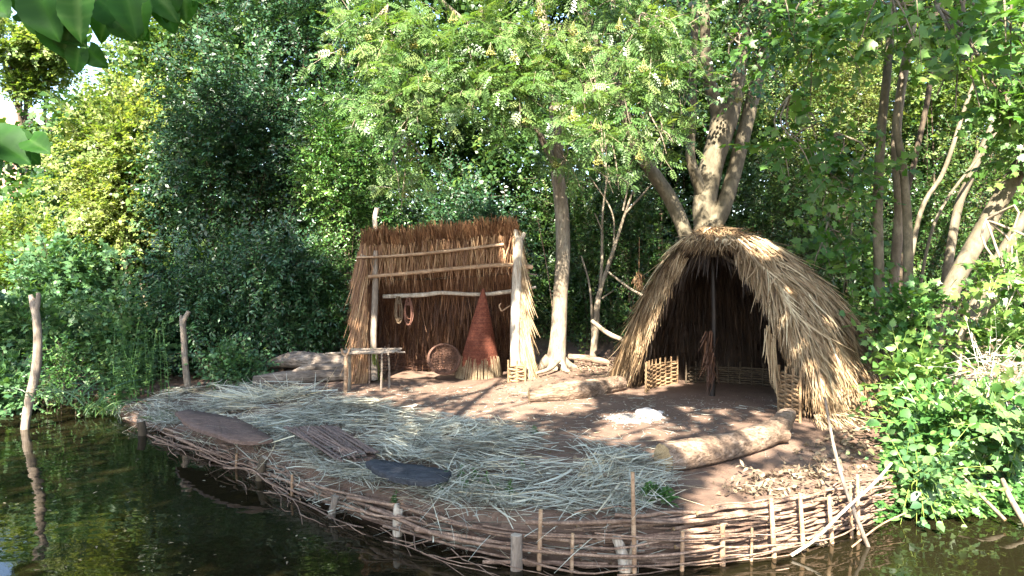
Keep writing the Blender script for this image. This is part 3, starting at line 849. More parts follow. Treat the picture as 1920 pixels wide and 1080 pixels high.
# ------------------------------------------------------------------ logs
def log(name, pts, rad, label, mat='log', sides=34, n=60, rough=.11, seed=1, extra=None):
    mb = MB(); tube(mb, pts, rad, sides, .5, n=n, rough=rough, capmat=1, seed=seed)
    for e in (extra or []): tube(mb, e[0], e[1], 16, .5, n=14, rough=.09, capmat=1, seed=seed + 7)
    return tag(mb.build(name, [M[mat], M['log_cut']]), label, "log")
def L_(px, py, r, sink=.005):
    p = G(px, py); return p + [0, r * .6, r - sink]
log("fallen_log", [L_(1246, 890, .105), L_(1330, 873, .105), L_(1400, 853, .10), L_(1455, 832, .10), L_(1480, 812, .085) + [0, 0, .07]], [.098, .105, .105, .10, .075],
    "thick pale forked log lying nearest the water in front of the hut", seed=3,
    extra=[([L_(1420, 850, .10), L_(1455, 838, .09), L_(1478, 836, .075)], [.07, .07, .055])])
log("fallen_log", [L_(992, 756, .085), L_(1050, 752, .095), L_(1110, 744, .095), L_(1166, 732, .085)], [.075, .095, .098, .082], "sunlit mossy log lying between the tree trunk and the hut", seed=5)
log("fallen_log", [L_(474, 729, .085), L_(540, 721, .09), L_(610, 717, .085), L_(690, 712, .075)], [.078, .085, .08, .068], "grey peeled log with a pale cut end, in front of the cracked one", 'log_red', seed=8)
log("fallen_log", [at(502, 684, 10.4), at(548, 675, 10.3), at(610, 679, 10.2), at(672, 682, 10.15)], [.05, .115, .11, .10], "cracked reddish weathered log lying against the dark bushes left of the shelter", 'log_red', seed=12, rough=.09,
    extra=[([at(540, 704, 9.8), at(566, 694, 9.9), at(600, 690, 10.0), at(660, 694, 9.95)], [.03, .055, .06, .06])])

# ------------------------------------------------------------------ fire place
rg = np.random.default_rng(41)
fp = G(1188, 786)
mb = MB(); aa, rr = np.meshgrid(np.linspace(0, 2 * np.pi, 49)[:-1], np.linspace(0, 1, 14))
RR = rr * (1 + .16 * np.sin(3 * aa + 1) + .1 * np.sin(5 * aa) + .07 * np.sin(11 * aa) + .06 * np.sin(17 * aa + 2))
px_ = fp[0] + .27 * RR * np.cos(aa); py_ = fp[1] + .23 * RR * np.sin(aa)
pz = ground_z(px_, py_) + .03 * (1 - rr ** 2) + rg.normal(0, .011, rr.shape) * (rr < .97) - .006 * (rr > .97)
k = (np.arange(13)[:, None] * 48 + np.arange(48)[None]); k2 = (np.arange(13)[:, None] * 48 + (np.arange(48)[None] + 1) % 48)
mb.add(np.stack([px_, py_, pz], -1).reshape(-1, 3), np.stack([k, k2, k2 + 48, k + 48], -1).reshape(-1, 4))
K = 420; a = rg.uniform(0, 6.28, K); q = np.abs(rg.normal(0, .55, K)); fx = fp[0] + .33 * q * np.cos(a); fy = fp[1] + .28 * q * np.sin(a)
csz = rg.uniform(.004, .016, K)
octa = np.array([[1, 0, 0], [-1, 0, 0], [0, 1, 0], [0, -1, 0], [0, 0, .7], [0, 0, -.7]], float)
octf = np.array([[0, 2, 4], [2, 1, 4], [1, 3, 4], [3, 0, 4], [2, 0, 5], [1, 2, 5], [3, 1, 5], [0, 3, 5]])
V = octa[None] * csz[:, None, None] * rg.uniform(.5, 1.4, (K, 6, 1)) + np.column_stack([fx, fy, ground_z(fx, fy) + .03 * np.clip(1 - q * q, 0, 1) + .003])[:, None]
mb.add(V.reshape(-1, 3), (octf[None] + (np.arange(K) * 6)[:, None, None]).reshape(-1, 3), np.repeat(rg.random(K), 6))
tag(mb.build("ash_heap", M['ash']), "low heap of white wood ash on the bare earth before the hut", "ash heap")
def stone(px, py, r, label, seed):
    rr = np.random.default_rng(seed); p = G(px, py)
    th, ph = np.meshgrid(np.linspace(0, np.pi, 10), np.linspace(0, 2 * np.pi, 17)[:-1], indexing='ij')
    f = 1 + .13 * np.sin(2 * ph + rr.uniform(0, 6)) * np.sin(th) + .1 * np.cos(3 * th + rr.uniform(0, 6)) + .06 * np.sin(4 * ph + 3 * th)
    x = r * f * np.sin(th) * np.cos(ph) * 1.25; y = r * f * np.sin(th) * np.sin(ph); z = r * .72 * f * np.cos(th)
    mb = MB(); V = np.stack([x, y, z], -1).reshape(-1, 3) + p + [0, 0, r * .5]
    k = (np.arange(9)[:, None] * 16 + np.arange(16)[None]); k2 = (np.arange(9)[:, None] * 16 + (np.arange(16)[None] + 1) % 16)
    mb.add(V, np.stack([k, k + 16, k2 + 16, k2], -1).reshape(-1, 4), rr.random())
    tag(mb.build("stone", M['stone']), label, "stone", "stones round the ash heap")
stone(1201, 777, .042, "pale stone at the back edge of the white ash heap, leftmost of the stones", 1)
stone(1212, 774, .045, "rounded grey stone second from the left behind the ash heap", 2)
stone(1224, 780, .05, "biggest dark grey stone, right behind the white ash heap", 3)
stone(1236, 778, .035, "small grey stone standing farthest back right of the ash heap", 4)
stone(1233, 786, .045, "flat stone at the right end of the ash heap, nearest the pond", 5)

# ------------------------------------------------------------------ poles in the water and on the bank
mb = MB(); Yp = 8.2
tube(mb, [at(47, 850, Yp), at(47, 800, Yp), at(56, 745, Yp), at(68, 690, Yp), at(71, 640, Yp), at(68, 595, Yp), at(63, 570, Yp), at(57, 553, Yp)], [.043, .042, .045, .047, .044, .042, .04, .022], 10, .6, n=30, rough=.09, seed=2)
tube(mb, [at(67, 585, Yp), at(71, 568, Yp), at(72, 549, Yp)], [.035, .028, .02], 8, .6, rough=.08)
tag(mb.build("forked_pole", M['pole']), "tall crooked forked pole standing in the water by the left bank", "pole")
mb = MB(); p = G(353, 735); Yp = p[1]
tube(mb, [p - [0, 0, .15], p, at(347, 680, Yp), at(345, 640, Yp), at(342, 600, Yp)], [.05, .048, .042, .040, .04], 10, .4, n=22, rough=.09, seed=5)
tube(mb, [at(342, 606, Yp), at(348, 594, Yp), at(354, 584, Yp)], [.038, .033, .028], 8, .9, rough=.05)
tube(mb, [at(342, 606, Yp), at(340, 598, Yp), at(339, 591, Yp)], [.036, .028, .018], 8, .5, rough=.05)
tag(mb.build("forked_pole", M['pole']), "shorter forked post standing on the leaf litter left of the logs", "pole")

# ------------------------------------------------------------------ boards and woven mat lying on the straw
def slab_thing(name, outline, z, thick_, mat, label, cat, tilt=(0, 0), mats=None):
    P = np.array([gz(x, y, z) for x, y in outline])
    c0 = P.mean(0); P = P[:, :2]
    n = 72
    Q = np.array([P[i % len(P)] for i in range(len(P) + 1)])
    s = np.concatenate([[0], np.cumsum(np.linalg.norm(np.diff(Q, axis=0), axis=1))])
    t = np.linspace(0, s[-1], n + 1)[:-1]
    ring = np.stack([np.interp(t, s, Q[:, 0]), np.interp(t, s, Q[:, 1])], -1)
    rr = np.random.default_rng(len(label))
    ring += rr.normal(0, .004, ring.shape)
    V = []
    lev = [(0, -thick_, 1.0), (1, -.008, 1.0), (2, 0, .985), (3, .0, .6), (4, .0, .25)]
    for _, dz, sc in lev:
        r2 = c0[:2] + (ring - c0[:2]) * sc
        zz = z + dz + tilt[0] * (r2[:, 0] - c0[0]) + tilt[1] * (r2[:, 1] - c0[1]) + .006 * np.sin(r2[:, 0] * 9) + (rr.normal(0, .002, n) if sc < .99 else 0)
        V.append(np.column_stack([r2, zz]))
    V.append(np.array([[c0[0], c0[1], z]])); V = np.vstack(V)
    mb = MB(); j = np.arange(n); j2 = (j + 1) % n
    fs = np.concatenate([np.stack([l * n + j, l * n + j2, (l + 1) * n + j2, (l + 1) * n + j], -1) for l in range(4)])
    mb.add(V, [fs, np.stack([4 * n + j, 4 * n + j2, np.full(n, 5 * n)], -1)])
    mb.add(V[:n], np.array([list(range(n))[::-1]]))
    return tag(mb.build(name, mats or M[mat]), label, cat)
slab_thing("wooden_board", [(328, 772), (350, 769), (400, 775), (450, 788), (490, 806), (514, 824), (470, 826), (430, 822), (385, 808), (345, 790)], .31, .035, 'board', "wide dark brown board lying on the straw at the left end", "board", (.02, .02))
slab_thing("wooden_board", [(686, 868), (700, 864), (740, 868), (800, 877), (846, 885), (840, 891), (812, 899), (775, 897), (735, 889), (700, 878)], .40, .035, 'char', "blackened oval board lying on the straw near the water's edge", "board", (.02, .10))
slab_thing("wooden_board", [(652, 856), (690, 847), (705, 850), (700, 858), (662, 866)], .31, .025, 'board', "small brown offcut beside the woven twig mat", "board")
rg = np.random.default_rng(51)
mat_t = thing("twig_mat", "flat mat of thin dark twigs lying on the straw between the two dark boards", "mat", G(620, 825))
A0, A1, B0, B1 = [gz(*p, .345) for p in ((535, 800), (632, 800), (632, 862), (706, 846))]
mb = MB()
for k in range(34):
    u = k / 33
    a0 = A0 + (A1 - A0) * u + rg.normal(0, .02, 3) * [1, 1, .2]; b0 = B0 + (B1 - B0) * u + rg.normal(0, .03, 3) * [1, 1, .2]
    mid = (a0 + b0) / 2 + rg.normal(0, .008, 3)
    tube(mb, [a0, mid, b0], .0075, 5, rg.uniform(.1, .9), n=10)
mb.build("twigs", M['mat_twig'], mat_t)
mb = MB()
for k in range(12):
    v = (k + .5) / 12; u = np.linspace(0, 1, 35)[:, None]
    p = (A0 + (B0 - A0) * v) * (1 - u) + (A1 + (B1 - A1) * v) * u
    p[:, 2] += .009 * np.cos(np.arange(35) * np.pi + k * np.pi)
    tube(mb, p, .0055, 5, rg.uniform(.1, .9))
mb.build("weavers", M['mat_twig'], mat_t)

# ------------------------------------------------------------------ straw covering the bank
rg = np.random.default_rng(61)
def in_poly(px, py, poly):
    ins = np.zeros(len(px), bool)
    for (ax, ay), (bx, by) in zip(poly, poly[1:] + poly[:1]):
        ins ^= ((ay > py) != (by > py)) & (px < (bx - ax) * (py - ay) / (by - ay + 1e-9) + ax)
    return ins
STRAW = [(290, 752), (330, 735), (440, 730), (560, 735), (600, 752), (700, 762), (800, 790), (960, 812), (1040, 836), (1120, 838), (1200, 862), (1252, 890), (1272, 950), (1180, 975), (1050, 978), (900, 966), (760, 945), (640, 916), (540, 884), (470, 864), (380, 826), (280, 786)]
SP = [tuple(G(x, y)[:2]) for x, y in STRAW]
sp = np.array(SP)
def scatter(K, poly):
    pp = np.array(poly); out = np.zeros((0, 2))
    while len(out) < K:
        c = rg.uniform(pp.min(0), pp.max(0), (K * 3, 2)); out = np.vstack([out, c[in_poly(c[:, 0], c[:, 1], poly)]])
    return out[:K]
K = 24000
xy = scatter(K, SP)
den = wob(xy[:, 0] * 1.3 + 3, xy[:, 1] * 1.7) 
ok = den > -.72 + rg.normal(0, .35, K)
for ol in ([(328, 772), (400, 772), (490, 804), (514, 826), (430, 828), (345, 796)], [(686, 864), (740, 864), (846, 883), (812, 908), (700, 884)], [(530, 798), (632, 798), (708, 846), (632, 866)]):
    q_ = np.array([gz(x, y, .27)[:2] for x, y in ol]); c_ = q_.mean(0); q_ = c_ + (q_ - c_) * 1.22
    ok &= ~(in_poly(xy[:, 0], xy[:, 1], [tuple(a) for a in q_]) & (rg.random(len(xy)) < .96))
xy = xy[ok]; K = len(xy)
hgt = rg.random(K) ** 1.6 * .09
z = ground_z(xy[:, 0], xy[:, 1]) + .012 + hgt
NA = 300
ac = scatter(NA, SP); aa_ = rg.normal(.15, .75, NA); at_ = rg.normal(0, .15, NA); al_ = rg.uniform(.16, .48, NA); ah_ = rg.random(NA) * .05
own = np.argmin(((xy[:, None] - ac[None]) ** 2).sum(-1) + rg.uniform(0, .05, (K, NA)), 1)
loose = rg.random(K) < .3
ang = np.where(loose, rg.uniform(0, 6.28, K), aa_[own] + rg.normal(0, .22, K) + np.where(rg.random(K) < .5, np.pi, 0))
L = np.where(loose, rg.uniform(.06, .35, K), al_[own] * rg.uniform(.5, 1.2, K))
z = z + np.where(loose, 0, ah_[own])
D = np.stack([np.cos(ang), np.sin(ang), rg.normal(0, .10, K)], -1)
P = np.column_stack([xy, z]) - D * (L / 2)[:, None]
wide = rg.random(K) < .16
W = np.where(wide, rg.uniform(.008, .015, K), rg.uniform(.0025, .0062, K))
tone = np.clip(.44 + at_[own] + rg.normal(0, .15, K) + .2 * ss(.2, 1.2, np.sin(xy[:, 0] * 1.9 + 1) + .4 * np.sin(xy[:, 1] * 5)) - .1 * wide, 0, 1)
mb = MB()
blades(mb, P, D, L, W, N=np.tile(UP, (K, 1)), bend=rg.normal(0, .28, (K, 3)) * [1, 1, .3], rnd=np.clip(tone + rg.normal(0, .14, K) - .5 * (rg.random(K) < .13), 0, 1), rng=rg, segs=4, tip=.35)
K = 2400
sE = rg.uniform(edge_s(190), edge_s(1270), K); pE = edge(sE, rg.uniform(.02, .42, K), 0)
pE[:, 2] = np.maximum(ground_z(pE[:, 0], pE[:, 1]), .06) + rg.uniform(.01, .07, K)
tE = np.stack([np.interp(sE, EL, ET[:, 0]), np.interp(sE, EL, ET[:, 1])], -1); a2 = rg.normal(0, .6, K) + np.where(rg.random(K) < .5, np.pi, 0)
D2 = np.stack([tE[:, 0] * np.cos(a2) - tE[:, 1] * np.sin(a2), tE[:, 0] * np.sin(a2) + tE[:, 1] * np.cos(a2), rg.normal(.05, .14, K)], -1)
clump = np.sin(sE * 5.1) + .6 * np.sin(sE * 11.3 + 1) > -.5
blades(mb, (pE - D2 * .15)[clump], D2[clump], rg.uniform(.12, .45, K)[clump], rg.uniform(.003, .009, K)[clump], N=np.tile(UP, (K, 1))[clump], bend=(rg.normal(0, .2, (K, 3)) + [0, 0, -.15])[clump], rnd=(.42 + rg.normal(0, .2, K))[clump], rng=rg, segs=4)
# stooks of longer straws propped near the logs
K = 220
b0 = G(520, 752); ang = rg.uniform(0, 6.28, K)
D = unit(np.stack([np.cos(ang), np.sin(ang) * .6, rg.uniform(.0, .38, K)], -1))
blades(mb, b0 + rg.normal(0, [.28, .14, .02], (K, 3)) + [0, 0, .03], D, rg.uniform(.25, .6, K), .008, rnd=.75 + rg.normal(0, .12, K), rng=rg)
tag(mb.build("straw_litter", M['straw']), "pale cut straw and sedge strewn over the bank", "straw", kind="stuff")
# scattered bits of straw on bare earth
mb = MB(); K = 900
xy = scatter(K, [tuple(G(x, y)[:2]) for x, y in ((560, 745), (760, 715), (1150, 740), (1480, 760), (1230, 860), (1060, 830), (860, 790))])
ang = rg.uniform(0, 6.28, K); L = rg.uniform(.03, .14, K)
blades(mb, np.column_stack([xy, ground_z(xy[:, 0], xy[:, 1]) + .008]), np.stack([np.cos(ang), np.sin(ang), 0 * ang + .03], -1), L, rg.uniform(.002, .006, K), N=np.tile(UP, (K, 1)), rnd=.5 + rg.normal(0, .2, K), rng=rg, segs=2)
tag(mb.build("straw_bits", M['straw']), "stray bits of straw on the bare earth", "straw", kind="stuff")
# dead leaves along the right bank and leaf litter at the left
mb = MB()
def litter(K, polypx, size, lift=.02, tone=.5):
    xy = scatter(K, [tuple(G(x, y)[:2]) for x, y in polypx])
    a = rg.uniform(0, 6.28, K)
    leaf_add(mb, np.column_stack([xy, ground_z(xy[:, 0], xy[:, 1]) + rg.uniform(.005, lift, K)]), np.stack([np.cos(a), np.sin(a), rg.normal(0, .3, K)], -1), UP + rg.normal(0, .5, (K, 3)), rg.uniform(.5, 1.1, K) * size, 'hazel', np.clip(tone + rg.normal(0, .2, K), 0, 1))
litter(220, [(1330, 930), (1400, 900), (1480, 880), (1580, 880), (1640, 900), (1600, 930), (1450, 942)], .05, .045, .40)
litter(260, [(1480, 860), (1560, 810), (1660, 800), (1680, 860), (1600, 890)], .06, .05, .45)
litter(900, [(270, 722), (330, 708), (460, 706), (480, 722), (430, 740), (300, 745)], .05, .03, .25)
litter(260, [(300, 750), (560, 742), (960, 815), (1240, 890), (1180, 960), (760, 925), (470, 845)], .045, .10, .35)
litter(420, [(900, 720), (1150, 690), (1180, 720), (1000, 760)], .035, .012, .4)
litter(500, [(1010, 690), (1080, 668), (1170, 672), (1160, 700), (1060, 702)], .05, .03, .4)
xy = scatter(60, [tuple(G(x, y)[:2]) for x, y in ((1370, 925), (1440, 890), (1540, 885), (1600, 905), (1560, 925), (1430, 935))])
P = np.column_stack([xy, ground_z(xy[:, 0], xy[:, 1]) + rg.uniform(.01, .06, 60)])
sprays(mb, P, unit(rg.normal(0, 1, (60, 3)) * [1, 1, .25]), rg.uniform(.15, .35, 60), 7, 'nettle', .065, rg, flat=.8, droop=.1, twig=.004, tone=.38)
tag(mb.build("leaf_litter", M['dead']), "withered brown leaves lying in drifts on the bank", "dead leaves", kind="stuff")
# small clods and pebbles on the earth
mb = MB(); K = 1500
xy = scatter(K, [tuple(G(x, y)[:2]) for x, y in ((560, 745), (760, 712), (1150, 735), (1480, 745), (1500, 870), (1240, 880), (1060, 830), (860, 790))])
oc = np.array([[1, 0, 0], [-1, 0, 0], [0, 1, 0], [0, -1, 0], [0, 0, 1], [0, 0, -1]], float)
sz = rg.uniform(.003, .008, K) * (1 + (rg.random(K) < .05) * 1.5)
V = (oc[None] * (sz[:, None, None] * rg.uniform(.6, 1.3, (K, 6, 1)))) + np.column_stack([xy, ground_z(xy[:, 0], xy[:, 1]) + .002])[:, None]
tf = np.array([[0, 2, 4], [2, 1, 4], [1, 3, 4], [3, 0, 4], [2, 0, 5], [1, 2, 5], [3, 1, 5], [0, 3, 5]])
mb.add(V.reshape(-1, 3), (tf[None] + (np.arange(K) * 6)[:, None, None]).reshape(-1, 3), np.repeat(rg.random(K), 6))
tag(mb.build("gravel", M['log_red']), "small crumbs of stone and clay on the bare earth", "gravel", kind="stuff")

# ------------------------------------------------------------------ woven brushwood edging
rg = np.random.default_rng(71)
wf = thing("brushwood_edging", "low wall of long willow rods woven round stakes along the water's edge", "wattle fence", edge(np.array([ETOT * .5]))[0])
def topz(s): return .09 + .11 * ss(edge_s(330), edge_s(700), s) + .10 * ss(edge_s(750), edge_s(1150), s) - .02 * ss(edge_s(1500), edge_s(1650), s)
S0, S1 = edge_s(170), edge_s(1680)
SR_ = edge_s(1180)
def rod(mb, s0, L, off, z, r, wig, sides=6, rnd=None, weave=None, kick=0.0):
    n = max(8, int(L / .09)); s = np.linspace(s0, min(s0 + L, ETOT - .01), n)
    t = np.linspace(0, 1, n); ph = rg.uniform(0, 6.28, 3)
    o = off + .07 + wig * (np.sin(t * 4 + ph[0]) * .6 + np.sin(t * 9 + ph[1]) * .3)
    if weave is not None: o = o + .022 * np.sin(np.pi * (s - S0) / .21 + weave * np.pi)
    if kick: o = o - kick * t ** 3
    zz = z + wig * .45 * (np.sin(t * 5 + ph[2]) + .4 * np.sin(t * 11 + ph[0])) * .6
    p = edge(s, o, 0); p[:, 2] = zz
    tube(mb, p, np.linspace(r, r * .5, n), sides, rg.uniform(.05, .95) if rnd is None else rnd, capmat=1)
parts = 0
# tidy hurdle on the right: layered rods
for k in range(13):
    for j in range(4):
        s0 = SR_ + j * (S1 - SR_) / 4 + rg.uniform(-.35, .1)
        z = -.02 + k * .0265 + rg.normal(0, .005)
        mb = MB(); rod(mb, max(s0, SR_ - .6), rg.uniform(.8, 1.5), .0 + rg.normal(0, .012), z, rg.uniform(.009, .0145), .012, weave=k % 2)
        o = mb.build("rod", [M['rod'], M['log_cut']], wf); parts += 1
# long front rods sweeping round from the left
for k in range(40):
    s0 = rg.uniform(edge_s(230), edge_s(1050)); z = rg.random() ** .8 * topz(s0 + .7) - .01
    mb = MB(); rod(mb, s0, rg.uniform(1.2, 2.9), -.02 + rg.uniform(-.14, .18) * (1 - z * 1.8) , z, rg.uniform(.0075, .0165), .05)
    mb.build("rod", [M['rod'], M['log_cut']], wf); parts += 1
# the loose mass of thinner brush behind
mb = MB()
for k in range(70):
    s0 = rg.uniform(S0, edge_s(1300)); z = rg.random() * topz(s0 + .5) - .02
    rod(mb, s0, rg.uniform(.4, 1.6), rg.uniform(-.16, .2), z, rg.uniform(.003, .011), .08, 5, kick=rg.uniform(0, .12))
for k in range(34):
    s0 = rg.uniform(edge_s(260), edge_s(1000)); 
    rod(mb, s0, rg.uniform(.4, 1.1), rg.uniform(-.22, .02), rg.uniform(-.01, .05), rg.uniform(.003, .006), .07, 5, kick=rg.uniform(0, .25))
for k in range(70):
    s0 = rg.uniform(SR_ - .4, S1 - .3)
    rod(mb, s0, rg.uniform(.3, .9), .03 + rg.normal(0, .02), rg.uniform(.0, .33), rg.uniform(.003, .006), .05, 5)
tag(mb.build("brushwood", [M['rod'], M['log_cut']], wf), kind="stuff")
# stakes that hold the weave
def stake_at(px, pyb, pyt, r, dx=0, off=-.045, mat='rail', rnd=.7, cap='log_cut'):
    s = edge_s(px); b_ = edge(np.array([s]), off)[0]; Yb = b_[1]
    t_ = at(px + dx, pyt, Yb); b_ = at(px, pyb, Yb); b_[2] = -.25
    mb = MB(); tube(mb, [b_, (b_ + t_) / 2, t_], [r, r, r * .85], 8, rnd, n=8, rough=.07, capmat=1, seed=px)
    return mb.build("stake", [M[mat], M[cap]], wf)
for a in ((1008, 1050, 955, .014, 6), (1069, 1065, 1000, .012, 5), (1192, 1065, 885, .014, -6), (1278, 1060, 996, .014, 2), (1356, 1048, 985, .018, -1), (1456, 1035, 935, .016, -10), (1512, 1025, 925, .015, -12),
          (1566, 1012, 930, .015, -12), (1612, 1000, 890, .013, -4), (1600, 1000, 905, .011, -6), (1408, 1040, 990, .010, 2), (545, 940, 890, .012, 3), (440, 890, 850, .014, 4)):
    stake_at(*a)

# free standing stakes in front of the edging
def free_stake(pts, rad, label, mat='stake', rnd=.6, name="wooden_stake", extra=()):
    mb = MB(); tube(mb, pts, rad, 12, rnd, n=12, rough=.06, capmat=1, seed=len(label))
    for e in extra: tube(mb, e[0], e[1], 10, rnd, n=10, rough=.07, capmat=1, seed=3)
    tag(mb.build(name, [M[mat], M['stake']]), label, "stake", "stakes standing in the water")
b_ = gz(745, 1004, 0); free_stake([b_ - [0, 0, .3], b_, at(746, 955, b_[1]), at(748, 950, b_[1])], [.034, .034, .033, .024], "pale round-topped stake standing alone in the dark water")
b_ = gz(968, 1068, 0); free_stake([b_ - [0, 0, .3], b_, at(968, 1003, b_[1])], [.034, .035, .033], "thick greyish stake with a rough split top before the brushwood", 'pole', .8)
b_ = gz(1172, 1070, 0); free_stake([b_ - [0, 0, .3], b_, at(1164, 1030, b_[1]), at(1154, 1006, b_[1])], [.04, .04, .034, .026], "pale forked stump like a V standing in the water", 'stake', .5, extra=[([b_ + [.02, 0, .0], at(1185, 1040, b_[1]), at(1192, 1006, b_[1])], [.026, .024, .018])])
b_ = gz(268, 816, 0); free_stake([b_ - [0, 0, .3], b_, at(264, 790, b_[1])], [.05, .048, .04], "short dark stump in the water at the far left end of the brushwood", 'bark_dark', .8)
b_ = gz(488, 900, 0); free_stake([b_ - [0, 0, .3], b_, at(492, 868, b_[1]), at(497, 858, b_[1])], [.045, .042, .034, .03], "dark leaning stump below the woven twig mat", 'bark_dark', .8)
b_ = gz(622, 970, 0); free_stake([b_ - [0, 0, .3], b_, at(630, 930, b_[1])], [.03, .028, .024], "thin stake half hidden by rods left of the pale round-topped stake", 'pole', .2)

# long loose sticks
def stick(pts, rad, label, mat='rail', rnd=.5, name="loose_stick"):
    mb = MB(); tube(mb, pts, rad, 7, rnd, n=18, rough=.08, capmat=1); tag(mb.build(name, [M[mat], M['log_cut']]), label, "stick")
stick([at(1638, 1050, 4.75), at(1610, 980, 4.75), at(1580, 900, 4.8), at(1562, 830, 4.85), at(1546, 745, 4.9)], [.013, .014, .013, .011, .008], "long thin dark stick rising from the water in front of the hut's right side", 'pole', .2)
stick([at(1483, 1042, 4.55), at(1530, 1010, 4.6), at(1580, 960, 4.65), at(1640, 905, 4.75), at(1672, 868, 4.8)], [.011, .011, .010, .010, .008], "bleached stick slanting up to the right across the woven rods", 'stake', .5)
stick([gz(1598, 1025, .02), at(1650, 985, 4.95), at(1697, 962, 5.1)], [.006, .006, .004], "thin twig slanting from the water to the ivy bank", 'rail', .5)
stick([gz(905, 1054, .03), gz(1000, 1054, .03), gz(1140, 1058, .04)], [.012, .013, .01], "straight pinkish rod floating at the foot of the brushwood", 'rod', .7)
stick([gz(760, 1025, .04), gz(860, 1000, .10), gz(960, 985, .16)], [.004, .005, .004], "thin bent twig reaching over the dark water", 'rod', .5)
stick([at(1885, 975, 5.1), at(1840, 930, 5.3), at(1800, 890, 5.6)], [.012, .013, .012], "thin bare branch leaning down the ivy bank to the water", 'bark_grey', .4)
stick([at(1925, 985, 5.0), at(1895, 935, 5.2), at(1880, 900, 5.4)], [.02, .02, .018], "thick brown branch at the foot of the ivy bank by the frame's right edge", 'bark_grey', .5)

#__PLANTS__
# ------------------------------------------------------------------ plants
def clampz(P):
    g = ground_z(P[:, 0], P[:, 1]) + .03
    P[:, 2] = np.maximum(P[:, 2], g)
    return P
def stems(mb, base, lc, rng, r, n, mat=0, spread=.25):
    for i in range(min(n, len(lc))):
        e = lc[i]; b0 = base + np.array([rng.normal(0, spread), rng.normal(0, spread * .5), 0]); b0[2] = zg(b0[0], b0[1]) - .08
        m1 = b0 + (e - b0) * .45 + rng.normal(0, .1, 3) + [0, 0, .1]
        tube(mb, [b0, m1, e], [r, r * .7, r * .25], 6, rng.uniform(.2, .8), mat, n=8, rough=.06)
        for _ in range(2 if r > .01 else 0):
            q0 = b0 + (e - b0) * rng.uniform(.4, .8); tube(mb, [q0, q0 + unit(e - q0 + rng.normal(0, .5, 3)) * np.linalg.norm(e - q0) * .8], [r * .35, r * .12], 5, .5, mat)
def shrub(name, label, cat, px, py, rx, ry, Yd, dd, K, n, tpl, size, mat, seed, tone=.5, L=(.25, .5), nl=11, stem_r=.03, nst=5, droop=.15, group=None, flat=.5, bark='bark_dark', base=None, twig=.005, lobe=(.36, .55), updir=.25, parts=('foliage', 'stems')):
    rng = np.random.default_rng(seed)
    c = at(px, py, Yd); r = np.array([rx * Yd / F, dd, ry * Yd / F])
    b0 = np.array([c[0], c[1] + .1, 0]) if base is None else np.array([base[0], base[1], 0.])
    b0[2] = zg(b0[0], b0[1])
    t = thing(name, label, cat, b0, group)
    P, d, lc = lobe_points(c, r, K, nl, rng, lobe)
    P = clampz(P)
    D = unit(d * [1, 1, .7] + rng.normal(0, .5, (K, 3)) + [0, -.15, updir])
    mb = MB()
    sprays(mb, P, D, rng.uniform(*L, K), n, tpl, size, rng, flat=flat, droop=droop, twig=twig, twigmat=1, upn=UP * .7 + SUN * .75, tone=tone + .10 * np.sin(P[:, 0] * 2.3 + P[:, 2] * 1.9 + seed))
    mb.build(parts[0], [M[mat], M[bark]], t)
    if nst:
        mb = MB(); stems(mb, b0, lc, rng, stem_r, nst, spread=.25 if stem_r > .01 else 0); mb.build(parts[1], M[bark], t)
    return t

# dark evergreen mass in the shade behind and left of the shelter
shrub("evergreen_shrub", "tall dark glossy evergreen filling the shade left of the holly and above the fallen logs", "shrub", 440, 320, 165, 300, 12.6, 1.3, 2300, 11, 'laurel1', .10, 'laurel', 101, .50)
shrub("evergreen_shrub", "low dark glossy evergreen right behind the fallen logs", "shrub", 500, 545, 165, 165, 11.4, .8, 1900, 11, 'laurel', .09, 'laurel', 102, .55)
shrub("evergreen_shrub", "bluish dark evergreen behind the shorter forked post", "shrub", 345, 590, 100, 130, 11.2, .7, 1100, 11, 'laurel', .09, 'laurel', 103, .62)
shrub("holly_bush", "bright glossy holly catching the sun just left of the shelter's tall pole", "shrub", 640, 360, 120, 220, 12.0, .9, 1900, 11, 'laurel', .085, 'holly', 104, .58)
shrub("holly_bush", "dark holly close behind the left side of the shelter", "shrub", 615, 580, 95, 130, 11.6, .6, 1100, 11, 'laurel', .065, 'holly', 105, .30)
shrub("evergreen_tree", "tall near-black evergreen at the top of the picture with bits of sky between its leaves", "tree", 520, 60, 170, 220, 14.0, 1.5, 1500, 11, 'laurel1', .095, 'laurel', 106, .35, parts=('crown', 'trunk'), stem_r=.09, nst=3)
shrub("evergreen_shrub", "dark evergreen behind the shelter roof and left of the rowan trunk", "shrub", 870, 470, 170, 200, 12.8, .9, 2300, 11, 'laurel1', .09, 'laurel', 107, .48)
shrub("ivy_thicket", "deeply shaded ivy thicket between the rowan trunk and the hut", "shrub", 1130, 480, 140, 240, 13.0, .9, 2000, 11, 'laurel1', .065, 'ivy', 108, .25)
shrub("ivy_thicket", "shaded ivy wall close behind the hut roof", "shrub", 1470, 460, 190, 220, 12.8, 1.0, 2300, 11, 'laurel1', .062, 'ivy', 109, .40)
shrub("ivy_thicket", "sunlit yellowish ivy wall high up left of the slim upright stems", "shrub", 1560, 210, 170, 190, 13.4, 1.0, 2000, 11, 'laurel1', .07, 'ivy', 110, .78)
shrub("ivy_thicket", "high ivy thicket seen between the limbs of the multi-stemmed tree", "shrub", 1290, 210, 190, 230, 14.6, 1.0, 1800, 11, 'laurel1', .08, 'ivy', 111, .45)
shrub("holly_bush", "shaded holly behind the right-hand leaning trunks", "shrub", 1820, 430, 190, 250, 11.2, 1.2, 2000, 11, 'laurel1', .07, 'ivy', 112, .42)
